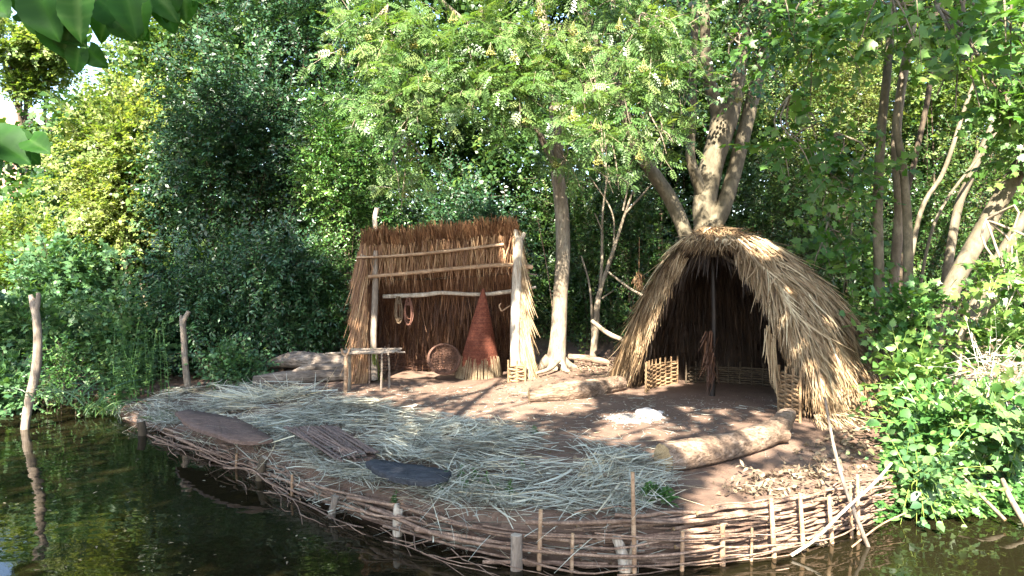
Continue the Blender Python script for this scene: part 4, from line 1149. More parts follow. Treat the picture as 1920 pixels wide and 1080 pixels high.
shrub("hazel_bush", "hazel behind the slim upright stems at the far right edge of the picture", "shrub", 1800, 150, 180, 190, 12.5, 1.2, 1200, 11, 'hazel1', .08, 'hazel', 113, .35)
# sunlit shrubs on the left
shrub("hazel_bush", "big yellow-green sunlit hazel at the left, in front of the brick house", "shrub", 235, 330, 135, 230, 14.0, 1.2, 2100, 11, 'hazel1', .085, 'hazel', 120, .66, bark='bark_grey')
shrub("hazel_bush", "pale sunlit bush below the house roof at the picture's left edge", "shrub", 60, 490, 120, 110, 13.0, .9, 1300, 11, 'hazel1', .075, 'hazel', 121, .58, bark='bark_grey')
shrub("oak_tree", "olive sunlit treetop left of the near-black evergreen", "tree", 320, 130, 140, 150, 15.5, 1.3, 1500, 11, 'hazel1', .085, 'hazel', 122, .44, parts=('crown', 'trunk'), stem_r=.08, nst=3)
shrub("oak_tree", "distant sunlit tree at the top left with blue sky behind it", "tree", 60, 120, 110, 80, 21, 1.5, 1300, 11, 'hazel1', .13, 'hazel', 123, .40, parts=('crown', 'trunk'), stem_r=.12, nst=3, lobe=(.32, .5))
shrub("bramble_bush", "shaded bramble mound with broad lobed leaves beneath the sunlit hazel", "shrub", 150, 560, 140, 120, 11.6, .8, 800, 8, 'maple', .105, 'bramble', 124, .40)
shrub("bramble_bush", "leafy bramble hanging to the water behind the tall forked pole", "shrub", 40, 640, 110, 110, 10.3, .7, 650, 8, 'maple', .10, 'bramble', 125, .52)
shrub("bramble_bush", "dull green bramble between the two forked poles", "shrub", 225, 640, 100, 100, 10.6, .6, 600, 8, 'maple', .085, 'bramble', 126, .40)
shrub("hazel_bush", "yellow-green hazel at the left edge of the picture, low over the brambles", "shrub", 60, 540, 110, 100, 12.2, .8, 800, 11, 'hazel1', .07, 'hazel', 127, .30)
# low weeds at the left water line and under the bushes
shrub("weed_clump", "bright green leafy weed standing in the water right of the tall pole", "plant", 128, 690, 26, 62, 9.0, .2, 150, 7, 'nettle', .075, 'bank', 130, .55, nst=4, stem_r=.006, nl=6)
shrub("weed_clump", "shaded broad-leaved weeds at the water's edge left of the tall pole", "plant", 10, 725, 60, 40, 9.2, .4, 220, 7, 'maple', .10, 'bramble', 131, .35, nst=4, stem_r=.006, nl=6)
shrub("weed_clump", "low bluish weeds between the shorter post and the grey log", "plant", 440, 680, 70, 32, 10.2, .3, 330, 7, 'hazel', .07, 'bramble', 132, .35, nst=4, stem_r=.006, nl=6)
rng = np.random.default_rng(77)
def nettles(label, px, py0, py1, Yd, n, seed, w=.25, size=.085, mat='bramble', tone=.6):
    rr = np.random.default_rng(seed); b0 = at(px, py0, Yd); H = (py0 - py1) * Yd / F
    t = thing("tall_weed", label, "plant", (b0[0], b0[1], zg(b0[0], b0[1]))); mb = MB(); ms = MB()
    for k in range(n):
        bb = np.array([b0[0] + rr.normal(0, w), b0[1] + rr.normal(0, w * .6), 0]); bb[2] = zg(bb[0], bb[1])
        hk = H * rr.uniform(.55, 1.05); lean = rr.normal(0, .12, 2)
        s = np.linspace(0, 1, 8)[:, None]; pts = bb + np.concatenate([lean * s ** 1.6 * hk, s * hk], 1)
        tube(ms, pts, np.linspace(.006, .0025, 8), 5, .6)
        m = 46; u = rr.uniform(.12, 1.0, m); pos = np.stack([np.interp(u, s[:, 0], pts[:, i]) for i in range(3)], -1)
        a = rr.uniform(0, 6.28, m); tip = np.stack([np.cos(a), np.sin(a), rr.uniform(-.25, .5, m)], -1)
        leaf_add(mb, pos, tip, UP + rr.normal(0, .3, (m, 3)), size * (1.15 - .75 * u), 'nettle', np.clip(tone + rr.normal(0, .18, m), 0, 1))
    mb.build("leaves", M[mat], t); ms.build("stems", M['bank'], t)
nettles("tall grey-green feathery weed at the left end of the brushwood", 245, 745, 590, 9.6, 30, 1, .26)
nettles("tall weed tuft with drooping narrow leaves beside the short dark stump", 205, 765, 660, 9.1, 14, 2, .16, .10, 'bramble', .5)
nettles("lone leafy sprig growing through the brushwood behind the thin upright stick", 1218, 950, 912, 4.75, 7, 3, .05, .09, 'bank', .5)
nettles("small weeds sprouting under the blackened oval board", 880, 945, 905, 5.1, 14, 4, .25, .05, 'bank', .4)
nettles("little green seedling on the bare earth between the ash heap and the straw", 1005, 815, 796, 6.6, 2, 5, .02, .05, 'bank', .6)
# sedge tufts drooping to the water on the left
rr = np.random.default_rng(8)
def tuft(label, px, py, n, h, mat, seed, spread=.12):
    rr = np.random.default_rng(seed); p = G(px, py) if py < 760 else gz(px, py, .05); mb = MB(); a = rr.uniform(0, 6.28, n)
    D = unit(np.stack([np.cos(a) * .6, np.sin(a) * .5, np.full(n, 1.)], -1))
    blades(mb, p + rr.normal(0, [spread, spread * .6, .01], (n, 3)), D, rr.uniform(.4, 1, n) * h, .011, bend=np.stack([np.cos(a) * .5, np.sin(a) * .4, np.full(n, -.55)], -1), rnd=rr.random(n), rng=rr, segs=5, tip=.1)
    tag(mb.build("sedge_tuft", M[mat]), label, "grass", "sedge tufts")
tuft("drooping sedge tuft at the far left tip of the brushwood", 190, 775, 70, .5, 'bramble', 1, .2)
tuft("sedge tuft in the dark water behind the tall forked pole", 130, 755, 60, .55, 'bramble', 2, .16)
tuft("small sedge tuft by the end of the wide dark brown board", 310, 790, 40, .32, 'bank', 3, .12)

# trunks ------------------------------------------------------------
def limb(mb, pts, rad, seed=1, sides=12, n=34, rnd=.5, rough=.05):
    tube(mb, pts, rad, sides, rnd, n=n, rough=rough, seed=seed)
def limb_px(mb, pp, Yd, w, **k):   # pp pixel track, w widths in px
    Ys = Yd if np.ndim(Yd) else [Yd] * len(pp)
    limb(mb, [at(x, y, yy) for (x, y), yy in zip(pp, Ys)], [ww * yy / F / 2 for ww, yy in zip(w, Ys)], **k)
def crown_part(parent, zones, tpl, size, mat, seed, n, L, tone=.5, droop=.3, name="crown", flat=.5, bark='bark_grey', nl=10, lobe=(.36, .55), front=.4, twig=.006):
    rng = np.random.default_rng(seed); mb = MB()
    for (px, py, rx, ry, Yd, dd, K) in zones:
        c = at(px, py, Yd); r = np.array([rx * Yd / F, dd, ry * Yd / F])
        P, d, lc = lobe_points(c, r, K, nl, rng, lobe, front)
        D = unit(d * [1, 1, .5] + rng.normal(0, .5, (K, 3)) + [0, -.1, -.1])
        sprays(mb, P, D, rng.uniform(*L, K), n, tpl, size, rng, flat=flat, droop=droop, twig=twig, twigmat=1, tone=tone, upn=UP * .35 + SUN * 1.0)
        for i in range(min(5, nl)):
            e = c + np.array([0, .3, .5]); m_ = (lc[i] + e) / 2 + rng.normal(0, .12, 3)
            tube(mb, [e, m_, lc[i], lc[i] + (lc[i] - m_) * .5 - [0, 0, .1]], [.013, .010, .007, .003], 6, .6, 1, n=9)
    return mb.build(name, [M[mat], M[bark]], parent)

# rowan
rb = G(1040, 692)
row = thing("rowan_tree", "rowan with feathery leaves and yellow berries, its single grey trunk right of the shelter", "tree", rb)
mb = MB(); Yr = rb[1]
limb_px(mb, [(1030, 712), (1040, 690), (1046, 640), (1050, 560), (1055, 480), (1053, 400), (1046, 330), (1043, 250), (1035, 150), (1015, 20), (1000, -120)], Yr, [56, 40, 31, 28, 27, 26, 24, 23, 21, 17, 13], rough=.06, seed=3, sides=14)
limb_px(mb, [(1048, 330), (1010, 250), (960, 190), (880, 130), (780, 60)], [Yr, Yr - .2, Yr - .5, Yr - .8, Yr - 1.0], [14, 12, 10, 8, 5])
limb_px(mb, [(1044, 240), (1080, 170), (1140, 100), (1200, 30)], [Yr, Yr - .2, Yr - .4, Yr - .6], [12, 10, 8, 5])
limb_px(mb, [(1038, 170), (960, 110), (860, 30), (760, -60)], [Yr, Yr - .3, Yr - .6, Yr - .8], [12, 10, 8, 5])
for a0 in (2.6, 3.6, 5.2, .4):
    tube(mb, [rb + [.1 * math.cos(a0), .1 * math.sin(a0), .14], rb + [.25 * math.cos(a0), .25 * math.sin(a0), .03], rb + [.45 * math.cos(a0), .45 * math.sin(a0), -.04]], [.08, .05, .02], 8, .6, n=8, rough=.08)
mb.build("trunk", M['bark_grey'], row)
ROWZ = [(720, 70, 130, 100, 9.2, .7, 150), (800, 165, 130, 110, 9.0, .7, 190), (900, 80, 150, 110, 9.0, .8, 200), (950, 180, 130, 100, 8.8, .7, 180), (1060, 110, 150, 130, 9.0, .8, 200),
        (1120, 215, 120, 85, 8.7, .6, 90), (1210, 90, 120, 110, 9.0, .7, 130), (760, 330, 60, 80, 9.3, .3, 30), (1055, 300, 50, 40, 9.6, .3, 22), (700, 180, 60, 50, 9.3, .4, 40), (1235, 250, 50, 60, 8.8, .4, 24), (1150, 320, 30, 30, 8.8, .3, 8), (950, -60, 380, 90, 9.0, .9, 260)]
ROWZ = [(*z[:6], int(z[6] * .60)) for z in ROWZ]
row_crown = crown_part(row, ROWZ, 'rowan', .215, 'rowan', 201, 6, (.25, .5), .55, droop=.25, nl=12, lobe=(.22, .38))
rg = np.random.default_rng(203)
ico = np.array([[0, 0, 1], [.89, 0, .45], [.28, .85, .45], [-.72, .53, .45], [-.72, -.53, .45], [.28, -.85, .45], [.72, .53, -.45], [-.28, .85, -.45], [-.89, 0, -.45], [-.28, -.85, -.45], [.72, -.53, -.45], [0, 0, -1]])
icf = np.array([[0, 1, 2], [0, 2, 3], [0, 3, 4], [0, 4, 5], [0, 5, 1], [1, 6, 2], [2, 7, 3], [3, 8, 4], [4, 9, 5], [5, 10, 1], [6, 7, 2], [7, 8, 3], [8, 9, 4], [9, 10, 5], [10, 6, 1], [11, 7, 6], [11, 8, 7], [11, 9, 8], [11, 10, 9], [11, 6, 10]])
bpts = [(1042, 310, 9.3), (1122, 305, 8.5), (1118, 238, 8.5), (988, 228, 8.4), (800, 150, 8.4), (1200, 295, 8.4), (745, 205, 8.8), (690, 70, 8.8), (640, 100, 9), (850, 40, 8.4), (920, 100, 8.3), (1010, 25, 8.4), (1075, 60, 8.4), (965, 110, 8.3), (760, 365, 9.1), (1250, 155, 8.5), (880, 210, 8.4), (1385, 187, 9.2)]
for i in range(6): bpts.append((rg.uniform(640, 1230), rg.uniform(5, 260), rg.uniform(8.3, 8.8)))
for x, y, Yd in bpts:
    mb = MB(); c = at(x, y, Yd); K = 34
    u = unit(rg.normal(size=(K, 3))) * [.075, .075, .045] * rg.uniform(.6, 1, (K, 1)) * .8 + c
    mb.add((u[:, None] + ico[None] * .010).reshape(-1, 3), (icf[None] + (np.arange(K) * 12)[:, None, None]).reshape(-1, 3), np.repeat(rg.random(K), 12))
    for k in range(8): tube(mb, [c + [0, 0, .12], u[k]], .002, 4, .2)
    mb.build("berry_cluster", M['berry'], row_crown)

# multi-stemmed tree behind the hut
Yb = 10.9
bt_ = thing("multi_stemmed_tree", "big smooth-barked tree that splits into several limbs just above the hut roof", "tree", (*at(1325, 600, Yb)[:2], zg(*at(1325, 600, Yb)[:2])))
mb = MB()
limb_px(mb, [(1328, 690), (1326, 560), (1325, 430), (1322, 380), (1335, 310), (1352, 250), (1362, 200)], Yb, [64, 54, 46, 43, 42, 44, 46], rough=.06, seed=2, sides=18)
limb_px(mb, [(1355, 235), (1340, 190), (1326, 130), (1322, 60), (1318, -120)], Yb, [34, 27, 21, 19, 17], sides=14, seed=4)
limb_px(mb, [(1362, 240), (1378, 190), (1388, 120), (1395, 40), (1400, -120)], [Yb, Yb + .05, Yb + .1, Yb + .2, Yb + .3], [34, 28, 24, 23, 21], sides=14, seed=5)
limb_px(mb, [(1330, 430), (1352, 400), (1375, 330), (1395, 250), (1420, 150), (1440, 60), (1455, -90)], [Yb - .1, Yb - .1, Yb - .05, Yb, Yb + .1, Yb + .2, Yb + .2], [30, 30, 27, 26, 23, 20, 16], sides=14, seed=6)
limb_px(mb, [(1318, 370), (1304, 330), (1294, 290), (1298, 220), (1300, 120), (1304, 0), (1300, -100)], [Yb, Yb - .15, Yb - .2, Yb - .2, Yb - .1, Yb, Yb], [24, 21, 18, 15, 14, 14, 12], sides=12, seed=7)
mb.build("trunk", M['bark_big'], bt_)
crown_part(bt_, [(1330, -120, 260, 120, 10.8, 1.5, 500), (1480, -30, 120, 80, 10.2, .9, 130), (1250, -10, 70, 50, 10.2, .5, 40), (1400, 120, 60, 90, 10.3, .3, 34), (1295, 150, 40, 70, 10.4, .3, 20)], 'hazel1', .09, 'holly', 211, 9, (.25, .5), .5)
# leaning tree
lt = thing("leaning_tree", "leaning slim trunk slanting up to the left out of the hut roof's back", "tree", (*at(1300, 560, 10.6)[:2], .4))
mb = MB()
limb_px(mb, [(1330, 640), (1300, 500), (1282, 430), (1255, 370), (1225, 325), (1195, 280), (1172, 215), (1150, 150), (1120, 90), (1090, 0), (1060, -100)], 10.5, [30, 29, 28, 27, 26, 24, 21, 19, 17, 15, 12], sides=12, seed=8)
mb.build("trunk", M['bark_big'], lt)
crown_part(lt, [(1080, -130, 180, 90, 10.4, .8, 200), (1180, 20, 90, 90, 10.0, .5, 50)], 'rowan', .19, 'rowan', 212, 6, (.25, .5), .4)
# bare shrub between rowan and hut
mb = MB()
for pp, w in (([(1112, 668), (1118, 600), (1122, 555), (1150, 470), (1172, 400), (1190, 350)], [14, 13, 10, 7, 5, 3]), ([(1120, 590), (1128, 500), (1130, 400), (1142, 310)], [8, 6, 4, 3]), ([(1172, 400), (1200, 370), (1222, 345)], [5, 4, 2]),
              ([(1168, 395), (1178, 340), (1174, 280)], [4, 3, 2]), ([(1130, 450), (1128, 430), (1115, 400)], [5, 3, 2]), ([(1150, 480), (1148, 400), (1105, 330)], [3, 3, 2]), ([(1112, 640), (1106, 540), (1090, 480)], [6, 4, 3]), ([(1128, 560), (1150, 545)], [4, 2])):
    limb_px(mb, pp, 11.2, w, sides=7, n=14)
tag(mb.build("bare_shrub", M['bark_grey']), "thin many-stemmed bare shrub between the rowan trunk and the hut", "shrub")
stick([at(1110, 602, 10.6), at(1140, 625, 10.4), at(1170, 638, 10.2)], [.03, .035, .032], "thick broken branch propped against the foot of the bare shrub", 'bark_grey', .6)
stick([at(1138, 508, 10.6), at(1180, 540, 10.3), at(1214, 558, 10.0)], [.014, .017, .015], "thin branch leaning from the bare shrub on to the hut's thatch", 'bark_grey', .5)
stick([at(1140, 725 - 45, 10.9), at(1100, 672, 10.8), at(1050, 668, 10.7)], [.05, .05, .04], "short sunlit log lying behind the foot of the rowan", 'log', .6, name="fallen_branch")
stick([at(1048, 676, 10.2), at(1030, 692, 9.9), at(1005, 700, 9.7)], [.03, .03, .02], "knotty surface root running from the rowan to the shelter", 'bark_grey', .6, name="surface_root")
stick([at(1062, 700, 10.6), at(1040, 600, 10.8), at(1025, 500, 11.), at(1008, 410, 11.)], [.012, .010, .008, .005], "thin red-brown sapling stem standing behind the shelter's right side", 'rail', .2, name="sapling_stem")
mb = MB(); c = at(1198, 522, 10.8); K = 90
blades(mb, c + rg.normal(0, [.03, .03, .05], (K, 3)), unit(rg.normal(0, .3, (K, 3)) + [0, 0, -1]), rg.uniform(.08, .2, K), .009, rnd=.6 + rg.normal(0, .15, K), rng=rg)
tube(mb, [c + [0, 0, .05], c + [.02, .1, .6]], .004, 5, .5, 0)
tag(mb.build("straw_bundle", M['thatch_red']), "small tan straw tuft hanging in the dark left of the hut", "straw bundle")

# slim stems and leaning trunks on the right bank
def small_tree(name, label, pps, bark='bark_big', zones=None, tpl='maple', size=.115, mat='maple', seed=1, n=6, L=(.25, .5), tone=.5, droop=.25, group=None):
    p0 = pps[0]; Yd = p0[1][0] if np.ndim(p0[1]) else p0[1]
    b0 = at(*p0[0][0], Yd)
    t = thing(name, label, "tree", (b0[0], b0[1], zg(b0[0], b0[1])), group)
    mb = MB()
    for i, (pp, Yd, w) in enumerate(pps):
        pp = list(pp); Ys = list(Yd) if np.ndim(Yd) else [Yd] * len(pp)
        if i == 0:
            b_ = at(*pp[0], Ys[0])
            if b_[2] > zg(b_[0], b_[1]) - .1:
                q = np.array([b_[0], b_[1], zg(b_[0], b_[1]) - .15]); q_px = (960 + F * q[0] / q[1], pp[0][1] + (b_[2] - q[2]) * F / q[1])
                pp = [q_px] + pp; Ys = [Ys[0]] + Ys; w = [w[0] * 1.15] + list(w)
        limb_px(mb, pp, Ys, w, sides=12, seed=seed + i)
    mb.build("trunk", M[bark], t)
    if zones: crown_part(t, zones, tpl, size, mat, seed, n, L, tone, droop, bark=bark)
    return t
small_tree("maple_sapling", "slim upright maple stem closest to the hut of the three on the right bank", [([(1650, 660), (1648, 520), (1646, 380), (1652, 250), (1665, 120), (1680, -60)], 8.0, [20, 19, 18, 17, 15, 12])],
           zones=[(1560, 80, 130, 80, 7.4, .8, 80), (1470, 40, 90, 60, 7.2, .6, 36), (1620, -80, 200, 70, 7.6, .9, 110)], seed=301, tone=.45)
small_tree("maple_sapling", "darker crooked maple stem in the middle of the three on the right bank", [([(1672, 640), (1676, 520), (1686, 400), (1680, 270), (1688, 180), (1705, 80), (1730, -60)], 8.1, [19, 18, 17, 17, 16, 15, 12])],
           bark='bark_grey', zones=[(1500, 260, 90, 50, 7.6, .4, 36), (1590, 330, 110, 60, 7.8, .5, 60), (1580, 470, 90, 80, 8.4, .5, 70)], seed=302, tone=.42)
small_tree("maple_sapling", "smooth maple stem with a sunlit foot, rightmost of the three on the right bank", [([(1698, 670), (1702, 560), (1702, 440), (1695, 330), (1680, 230), (1692, 150)], 7.8, [20, 18, 17, 15, 13, 10])],
           zones=[(1700, 50, 120, 60, 6.9, .6, 44), (1760, -60, 190, 70, 6.9, .8, 80), (1650, 25, 80, 40, 5.0, .3, 12), (1800, 120, 90, 50, 5.2, .4, 20), (1880, 30, 70, 50, 4.9, .3, 14)], seed=303, tone=.55)
small_tree("maple_sapling", "thin dark stem slanting behind the three upright ones on the right bank", [([(1690, 440), (1715, 300), (1740, 180), (1752, 60), (1760, -60)], 8.6, [10, 10, 10, 9, 8])], bark='bark_dark', zones=[(1830, 60, 90, 70, 7.0, .5, 60), (1870, 200, 80, 70, 7.2, .5, 50)], seed=304)
small_tree("leaning_tree", "thick sunlit trunk leaning right, just right of the slim stems", [([(1735, 650), (1775, 560), (1805, 500), (1850, 420), (1890, 350), (1960, 240), (2050, 100)], 7.4, [34, 33, 32, 32, 30, 28, 24])],
           zones=[(1960, 120, 150, 120, 7.2, .8, 130)], seed=305)
small_tree("leaning_tree", "second sunlit trunk leaning right at the picture's right edge, smaller than its neighbour", [([(1775, 690), (1820, 590), (1860, 510), (1900, 440), (1990, 310)], 6.9, [24, 22, 22, 20, 17])], zones=[(2000, 260, 100, 80, 6.9, .6, 70)], seed=306)
small_tree("leaning_tree", "thin brown stem leaning low across the right edge over the leafy bank", [([(1800, 640), (1850, 580), (1900, 525), (1960, 470)], 6.5, [12, 11, 10, 8])], bark='bark_grey', zones=[(1890, 520, 70, 45, 6.2, .4, 40)], seed=307, tone=.7, size=.10)
for i, (pp, Yd, w, lab) in enumerate([
    ([(1790, 420), (1820, 330), (1870, 220), (1930, 110)], 9.6, [16, 15, 13, 11], "bare grey limb slanting right in the upper right shade, behind the maples"),
    ([(1720, 420), (1770, 320), (1810, 200), (1850, 90)], 10.0, [9, 8, 7, 6], "pale thin bare limb slanting up between the maples and the thick grey limb"),
    ([(1745, 440), (1830, 300), (1905, 200)], 9.2, [6, 5, 4], "thinnest bare twig slanting across the upper right shade")]):
    mb = MB(); b0 = at(*pp[0], Yd); limb(mb, [np.array([b0[0] - .25, b0[1], zg(b0[0], b0[1])])] + [at(x, y, Yd) for x, y in pp], [w[0] * 1.2 * Yd / F / 2] + [x * Yd / F / 2 for x in w], sides=8)
    tag(mb.build("bare_limb", M['bark_big']), lab, "branch")

# leafy plants on the right bank
BK = dict(group="leafy plants on the right bank")
shrub("bank_plant", "tall lush bank plant at the foot of the three slim stems", "plant", 1690, 610, 45, 75, 7.4, .35, 82, 7, 'maple', .11, 'bank', 320, .6, nst=5, stem_r=.008, nl=7, bark='reed', **BK)
shrub("bank_plant", "sunlit broad-leaved plant between the hut and the leaning trunks", "plant", 1725, 715, 65, 50, 6.8, .35, 90, 7, 'hazel', .10, 'bank', 321, .85, nst=5, stem_r=.008, nl=7, bark='reed', **BK)
shrub("bank_plant", "green mound touching the foot of the hut's right thatch", "plant", 1715, 800, 50, 45, 6.2, .3, 67, 7, 'nettle', .12, 'bank', 322, .5, nst=5, stem_r=.007, nl=7, bark='reed', **BK)
shrub("bank_plant", "bright broad-leaved plant under the rightmost leaning stem", "plant", 1870, 640, 55, 50, 6.4, .4, 67, 7, 'maple', .10, 'bank', 323, .8, nst=5, stem_r=.007, nl=7, bark='reed', **BK)
shrub("bank_plant", "large pale-leaved plant in the middle of the right bank", "plant", 1800, 800, 65, 45, 5.9, .35, 82, 7, 'hazel', .12, 'bank', 324, .45, nst=5, stem_r=.007, nl=8, bark='reed', **BK)
shrub("bank_plant", "leafy bank plant cut off by the frame's right edge", "plant", 1905, 790, 55, 60, 5.7, .35, 82, 7, 'maple', .11, 'bramble', 325, .6, nst=5, stem_r=.007, nl=7, bark='reed', **BK)
shrub("bank_plant", "low leafy plant right of the woven edging's end", "plant", 1725, 880, 40, 35, 5.4, .22, 52, 7, 'hazel', .085, 'bramble', 326, .5, nst=4, stem_r=.006, nl=6, bark='reed', **BK)
shrub("dead_weed", "tangle of dry pale weed stalks below the leaning trunks", "plant", 1850, 700, 60, 50, 5.9, .3, 70, 4, 'nettle', .06, 'dead', 327, .75, nst=5, stem_r=.005, nl=10, bark='straw', twig=.004)
# ivy carpet on the bank
rg = np.random.default_rng(331); K = 7500
poly = [tuple(gz(x, y, z)[:2]) for x, y, z in ((1640, 930, .2), (1690, 965, .02), (1760, 972, .02), (1860, 966, .02), (1990, 955, .02), (2050, 830, .6), (1960, 740, .7), (1760, 740, .6), (1660, 790, .5), (1655, 880, .3))]
xy = scatter(K, poly); z = ground_z(xy[:, 0], xy[:, 1]); z = np.maximum(z, .02) + rg.random(K) ** 1.7 * (.12 + .10 * np.sin(xy[:, 0] * 7) * np.sin(xy[:, 1] * 6))
a = rg.uniform(0, 6.28, K); mb = MB()
leaf_add(mb, np.column_stack([xy, z]), np.stack([np.cos(a), np.sin(a) - .3, rg.normal(-.1, .3, K)], -1), UP + [0, -.35, 0] + rg.normal(0, .35, (K, 3)), rg.uniform(.03, .062, K), 'maple', np.clip(.5 + .2 * np.sin(xy[:, 0] * 4 + 1) + rg.normal(0, .25, K), 0, 1))
tag(mb.build("ivy_carpet", M['bank']), "small-leaved ivy covering the right bank down to the water", "ivy", kind="stuff")
# undergrowth below the background shrubs
mb = MB(); K = 1500; rg = np.random.default_rng(333)
x = rg.uniform(-9, 7.5, K); y = rg.uniform(11.6, 13.5, K); P = np.stack([x, y, ground_z(x, y) + rg.random(K) * .7], -1)
sprays(mb, P, unit(rg.normal(0, .6, (K, 3)) + [0, -.5, .4]), rg.uniform(.2, .45, K), 8, 'laurel1', .075, rg, tone=.3, twig=.005)
tag(mb.build("undergrowth", M['ivy']), "dark undergrowth at the foot of the shrubs", "undergrowth", kind="stuff")
# wood behind
mb = MB(); rg = np.random.default_rng(335)
for (K, y0, y1, sz, hh, n_) in ((13000, 14.6, 16.4, .16, 9.5, 8), (9000, 17, 22, .27, 12, 8), (17000, 13.9, 15.4, .13, 7.5, 8), (14000, 15.6, 16.8, .18, 7, 8)):
    x = rg.uniform(-1.02 * y1, .95 * y1, K); top = np.where(x < -.585 * y1, 1.7, np.where(x < -.47 * y1, 3.9, hh))
    z = rg.random(K) * top
    yy = rg.uniform(y0, y1, K) + .6 * np.sin(x * 1.7 + z * 1.3) + .4 * np.sin(x * 3.1 - z * 2.3)
    thin = (np.sin(x * 2.3 + yy) * np.sin(z * 2.1 + x) > .72) & (z > 5.2)
    P = np.stack([x, yy, z], -1)[~thin]; P[:, 2] += ground_z(P[:, 0], P[:, 1])
    sprays(mb, P, unit(rg.normal(0, .7, P.shape) + [0, -.4, 0]), rg.uniform(.35, .7, len(P)), n_, 'hazel1', sz, rg, tone=.42)
tag(mb.build("far_wood", M['wood']), "mass of trees closing the view behind the clearing", "wood", kind="stuff")
# grass-grown house glimpsed at the far left
hx = at(40, 250, 24)
hs_ = thing("brick_house", "red brick house with a grey slate roof glimpsed through leaves at far left", "house", (hx[0], hx[1], zg(hx[0], hx[1])))
def boxm(mb, lo, hi, mat=0):
    (x0, y0, z0), (x1, y1, z1) = lo, hi
    V = [(x0, y0, z0), (x1, y0, z0), (x1, y1, z0), (x0, y1, z0), (x0, y0, z1), (x1, y0, z1), (x1, y1, z1), (x0, y1, z1)]
    mb.add(V, np.array([[0, 3, 2, 1], [4, 5, 6, 7], [0, 1, 5, 4], [1, 2, 6, 5], [2, 3, 7, 6], [3, 0, 4, 7]]), .5, mat)
zt = at(0, 205, 24)[2]; mb = MB()
boxm(mb, (at(-160, 0, 24)[0], 24, 0), (at(34, 0, 24)[0], 30, zt)); mb.build("wall", M['brick'], hs_, smooth=False)
mb = MB(); x0, x1 = at(50, 0, 23.6)[0], at(105, 0, 23.6)[0]; zl_, zh = at(0, 285, 23.6)[2], at(0, 228, 24)[2]
boxm(mb, (x0, 24, 0), (x1, 30, zl_)); mb.build("porch_wall", M['brick'], hs_, smooth=False)
mb = MB(); V = [(x0 - .2, 23.6, zl_ + .02), (x1 + .2, 23.6, zl_ + .02), (x1 - .2, 26, zh + .5), (x0, 26, zh + .5)]; V += [(x, y, z - .12) for x, y, z in V]
mb.add(V, np.array([[0, 1, 2, 3], [7, 6, 5, 4], [0, 4, 5, 1], [1, 5, 6, 2], [2, 6, 7, 3], [3, 7, 4, 0]])); mb.build("roof", M['slate'], hs_, smooth=False)
# floating leaves on the pond
mb = MB(); K = 190; rg = np.random.default_rng(341)
xy = np.column_stack([rg.uniform(-4.5, .6, K), rg.uniform(3.9, 8.5, K)]); xy = xy[pond_sd(xy[:, 0], xy[:, 1]) < -.15]; K = len(xy); a = rg.uniform(0, 6.28, K)
leaf_add(mb, np.column_stack([xy, np.full(K, .006)]), np.stack([np.cos(a), np.sin(a), 0 * a], -1), UP + rg.normal(0, .03, (K, 3)), rg.uniform(.012, .045, K), 'nettle', rg.uniform(.3, 1, K))
tag(mb.build("floating_leaves", M['dead']), "few small leaves floating on the dark water", "leaves", kind="stuff")

# leaves hanging close to the camera at the top left
def near_branch(label, leaves, twigs, seed):
    rr = np.random.default_rng(seed)
    p0 = at(*twigs[0][0], 1.5)
    t = thing("lime_branch", label, "branch", p0)
    mb = MB()
    for (x, y, L, ang, Yd) in leaves:
        pos = at(x, y, Yd)[None]; a = math.radians(ang)
        tip = np.array([[math.cos(a), rr.normal(0, .25), -math.sin(a)]])
        nor = np.array([[rr.normal(0, .35), -1, .55 + rr.normal(0, .25)]])
        leaf_add(mb, pos, tip, nor, L * .84 * Yd / F, 'big', np.array([rr.uniform(.0, .55)]))
    mb.build("leaves", M['near'], t)
    mb = MB()
    for tw in twigs: tube(mb, [at(x, y, 1.52) for x, y in tw], np.linspace(.0028, .0012, len(tw)), 6, .4, n=12)
    mb.build("twig", M['bark_dark'], t)
near_branch("large dark leaves hanging in front of everything at the top left corner",
            [(20, -30, 110, 60, 1.5), (70, -20, 120, 70, 1.45), (110, -10, 110, 50, 1.5), (150, -15, 110, 95, 1.4), (185, 0, 100, 40, 1.5), (235, -15, 100, 75, 1.45), (205, 10, 85, 110, 1.55), (280, -30, 100, 50, 1.5), (320, -25, 80, 110, 1.5), (350, -20, 75, 30, 1.5),
             (95, 45, 85, 60, 1.5), (160, 55, 75, 150, 1.55), (130, 55, 65, 110, 1.5), (150, 90, 60, 112, 1.5), (165, 92, 55, 48, 1.5), (40, 20, 70, 15, 1.55), (125, 60, 70, 30, 1.52), (-20, -10, 90, 40, 1.5), (250, 40, 50, 60, 1.55), (385, -35, 70, 140, 1.5), (300, 0, 75, 70, 1.52), (265, 5, 80, 100, 1.46), (60, 25, 75, 40, 1.5), (215, 40, 60, 40, 1.5), (345, -10, 60, 85, 1.54)],
            [[(60, -120), (110, -20), (140, 50), (152, 95)], [(110, -20), (190, 5), (260, 20)], [(110, -30), (240, -40), (350, -25)]], 3)
near_branch("few dark leaves reaching in from the left edge below the corner branch",
            [(-20, 255, 110, 28, 1.5), (-30, 280, 90, 60, 1.5), (55, 262, 65, 25, 1.5), (20, 258, 80, 45, 1.55)], [[(-90, 240), (-20, 255), (55, 262)]], 4)

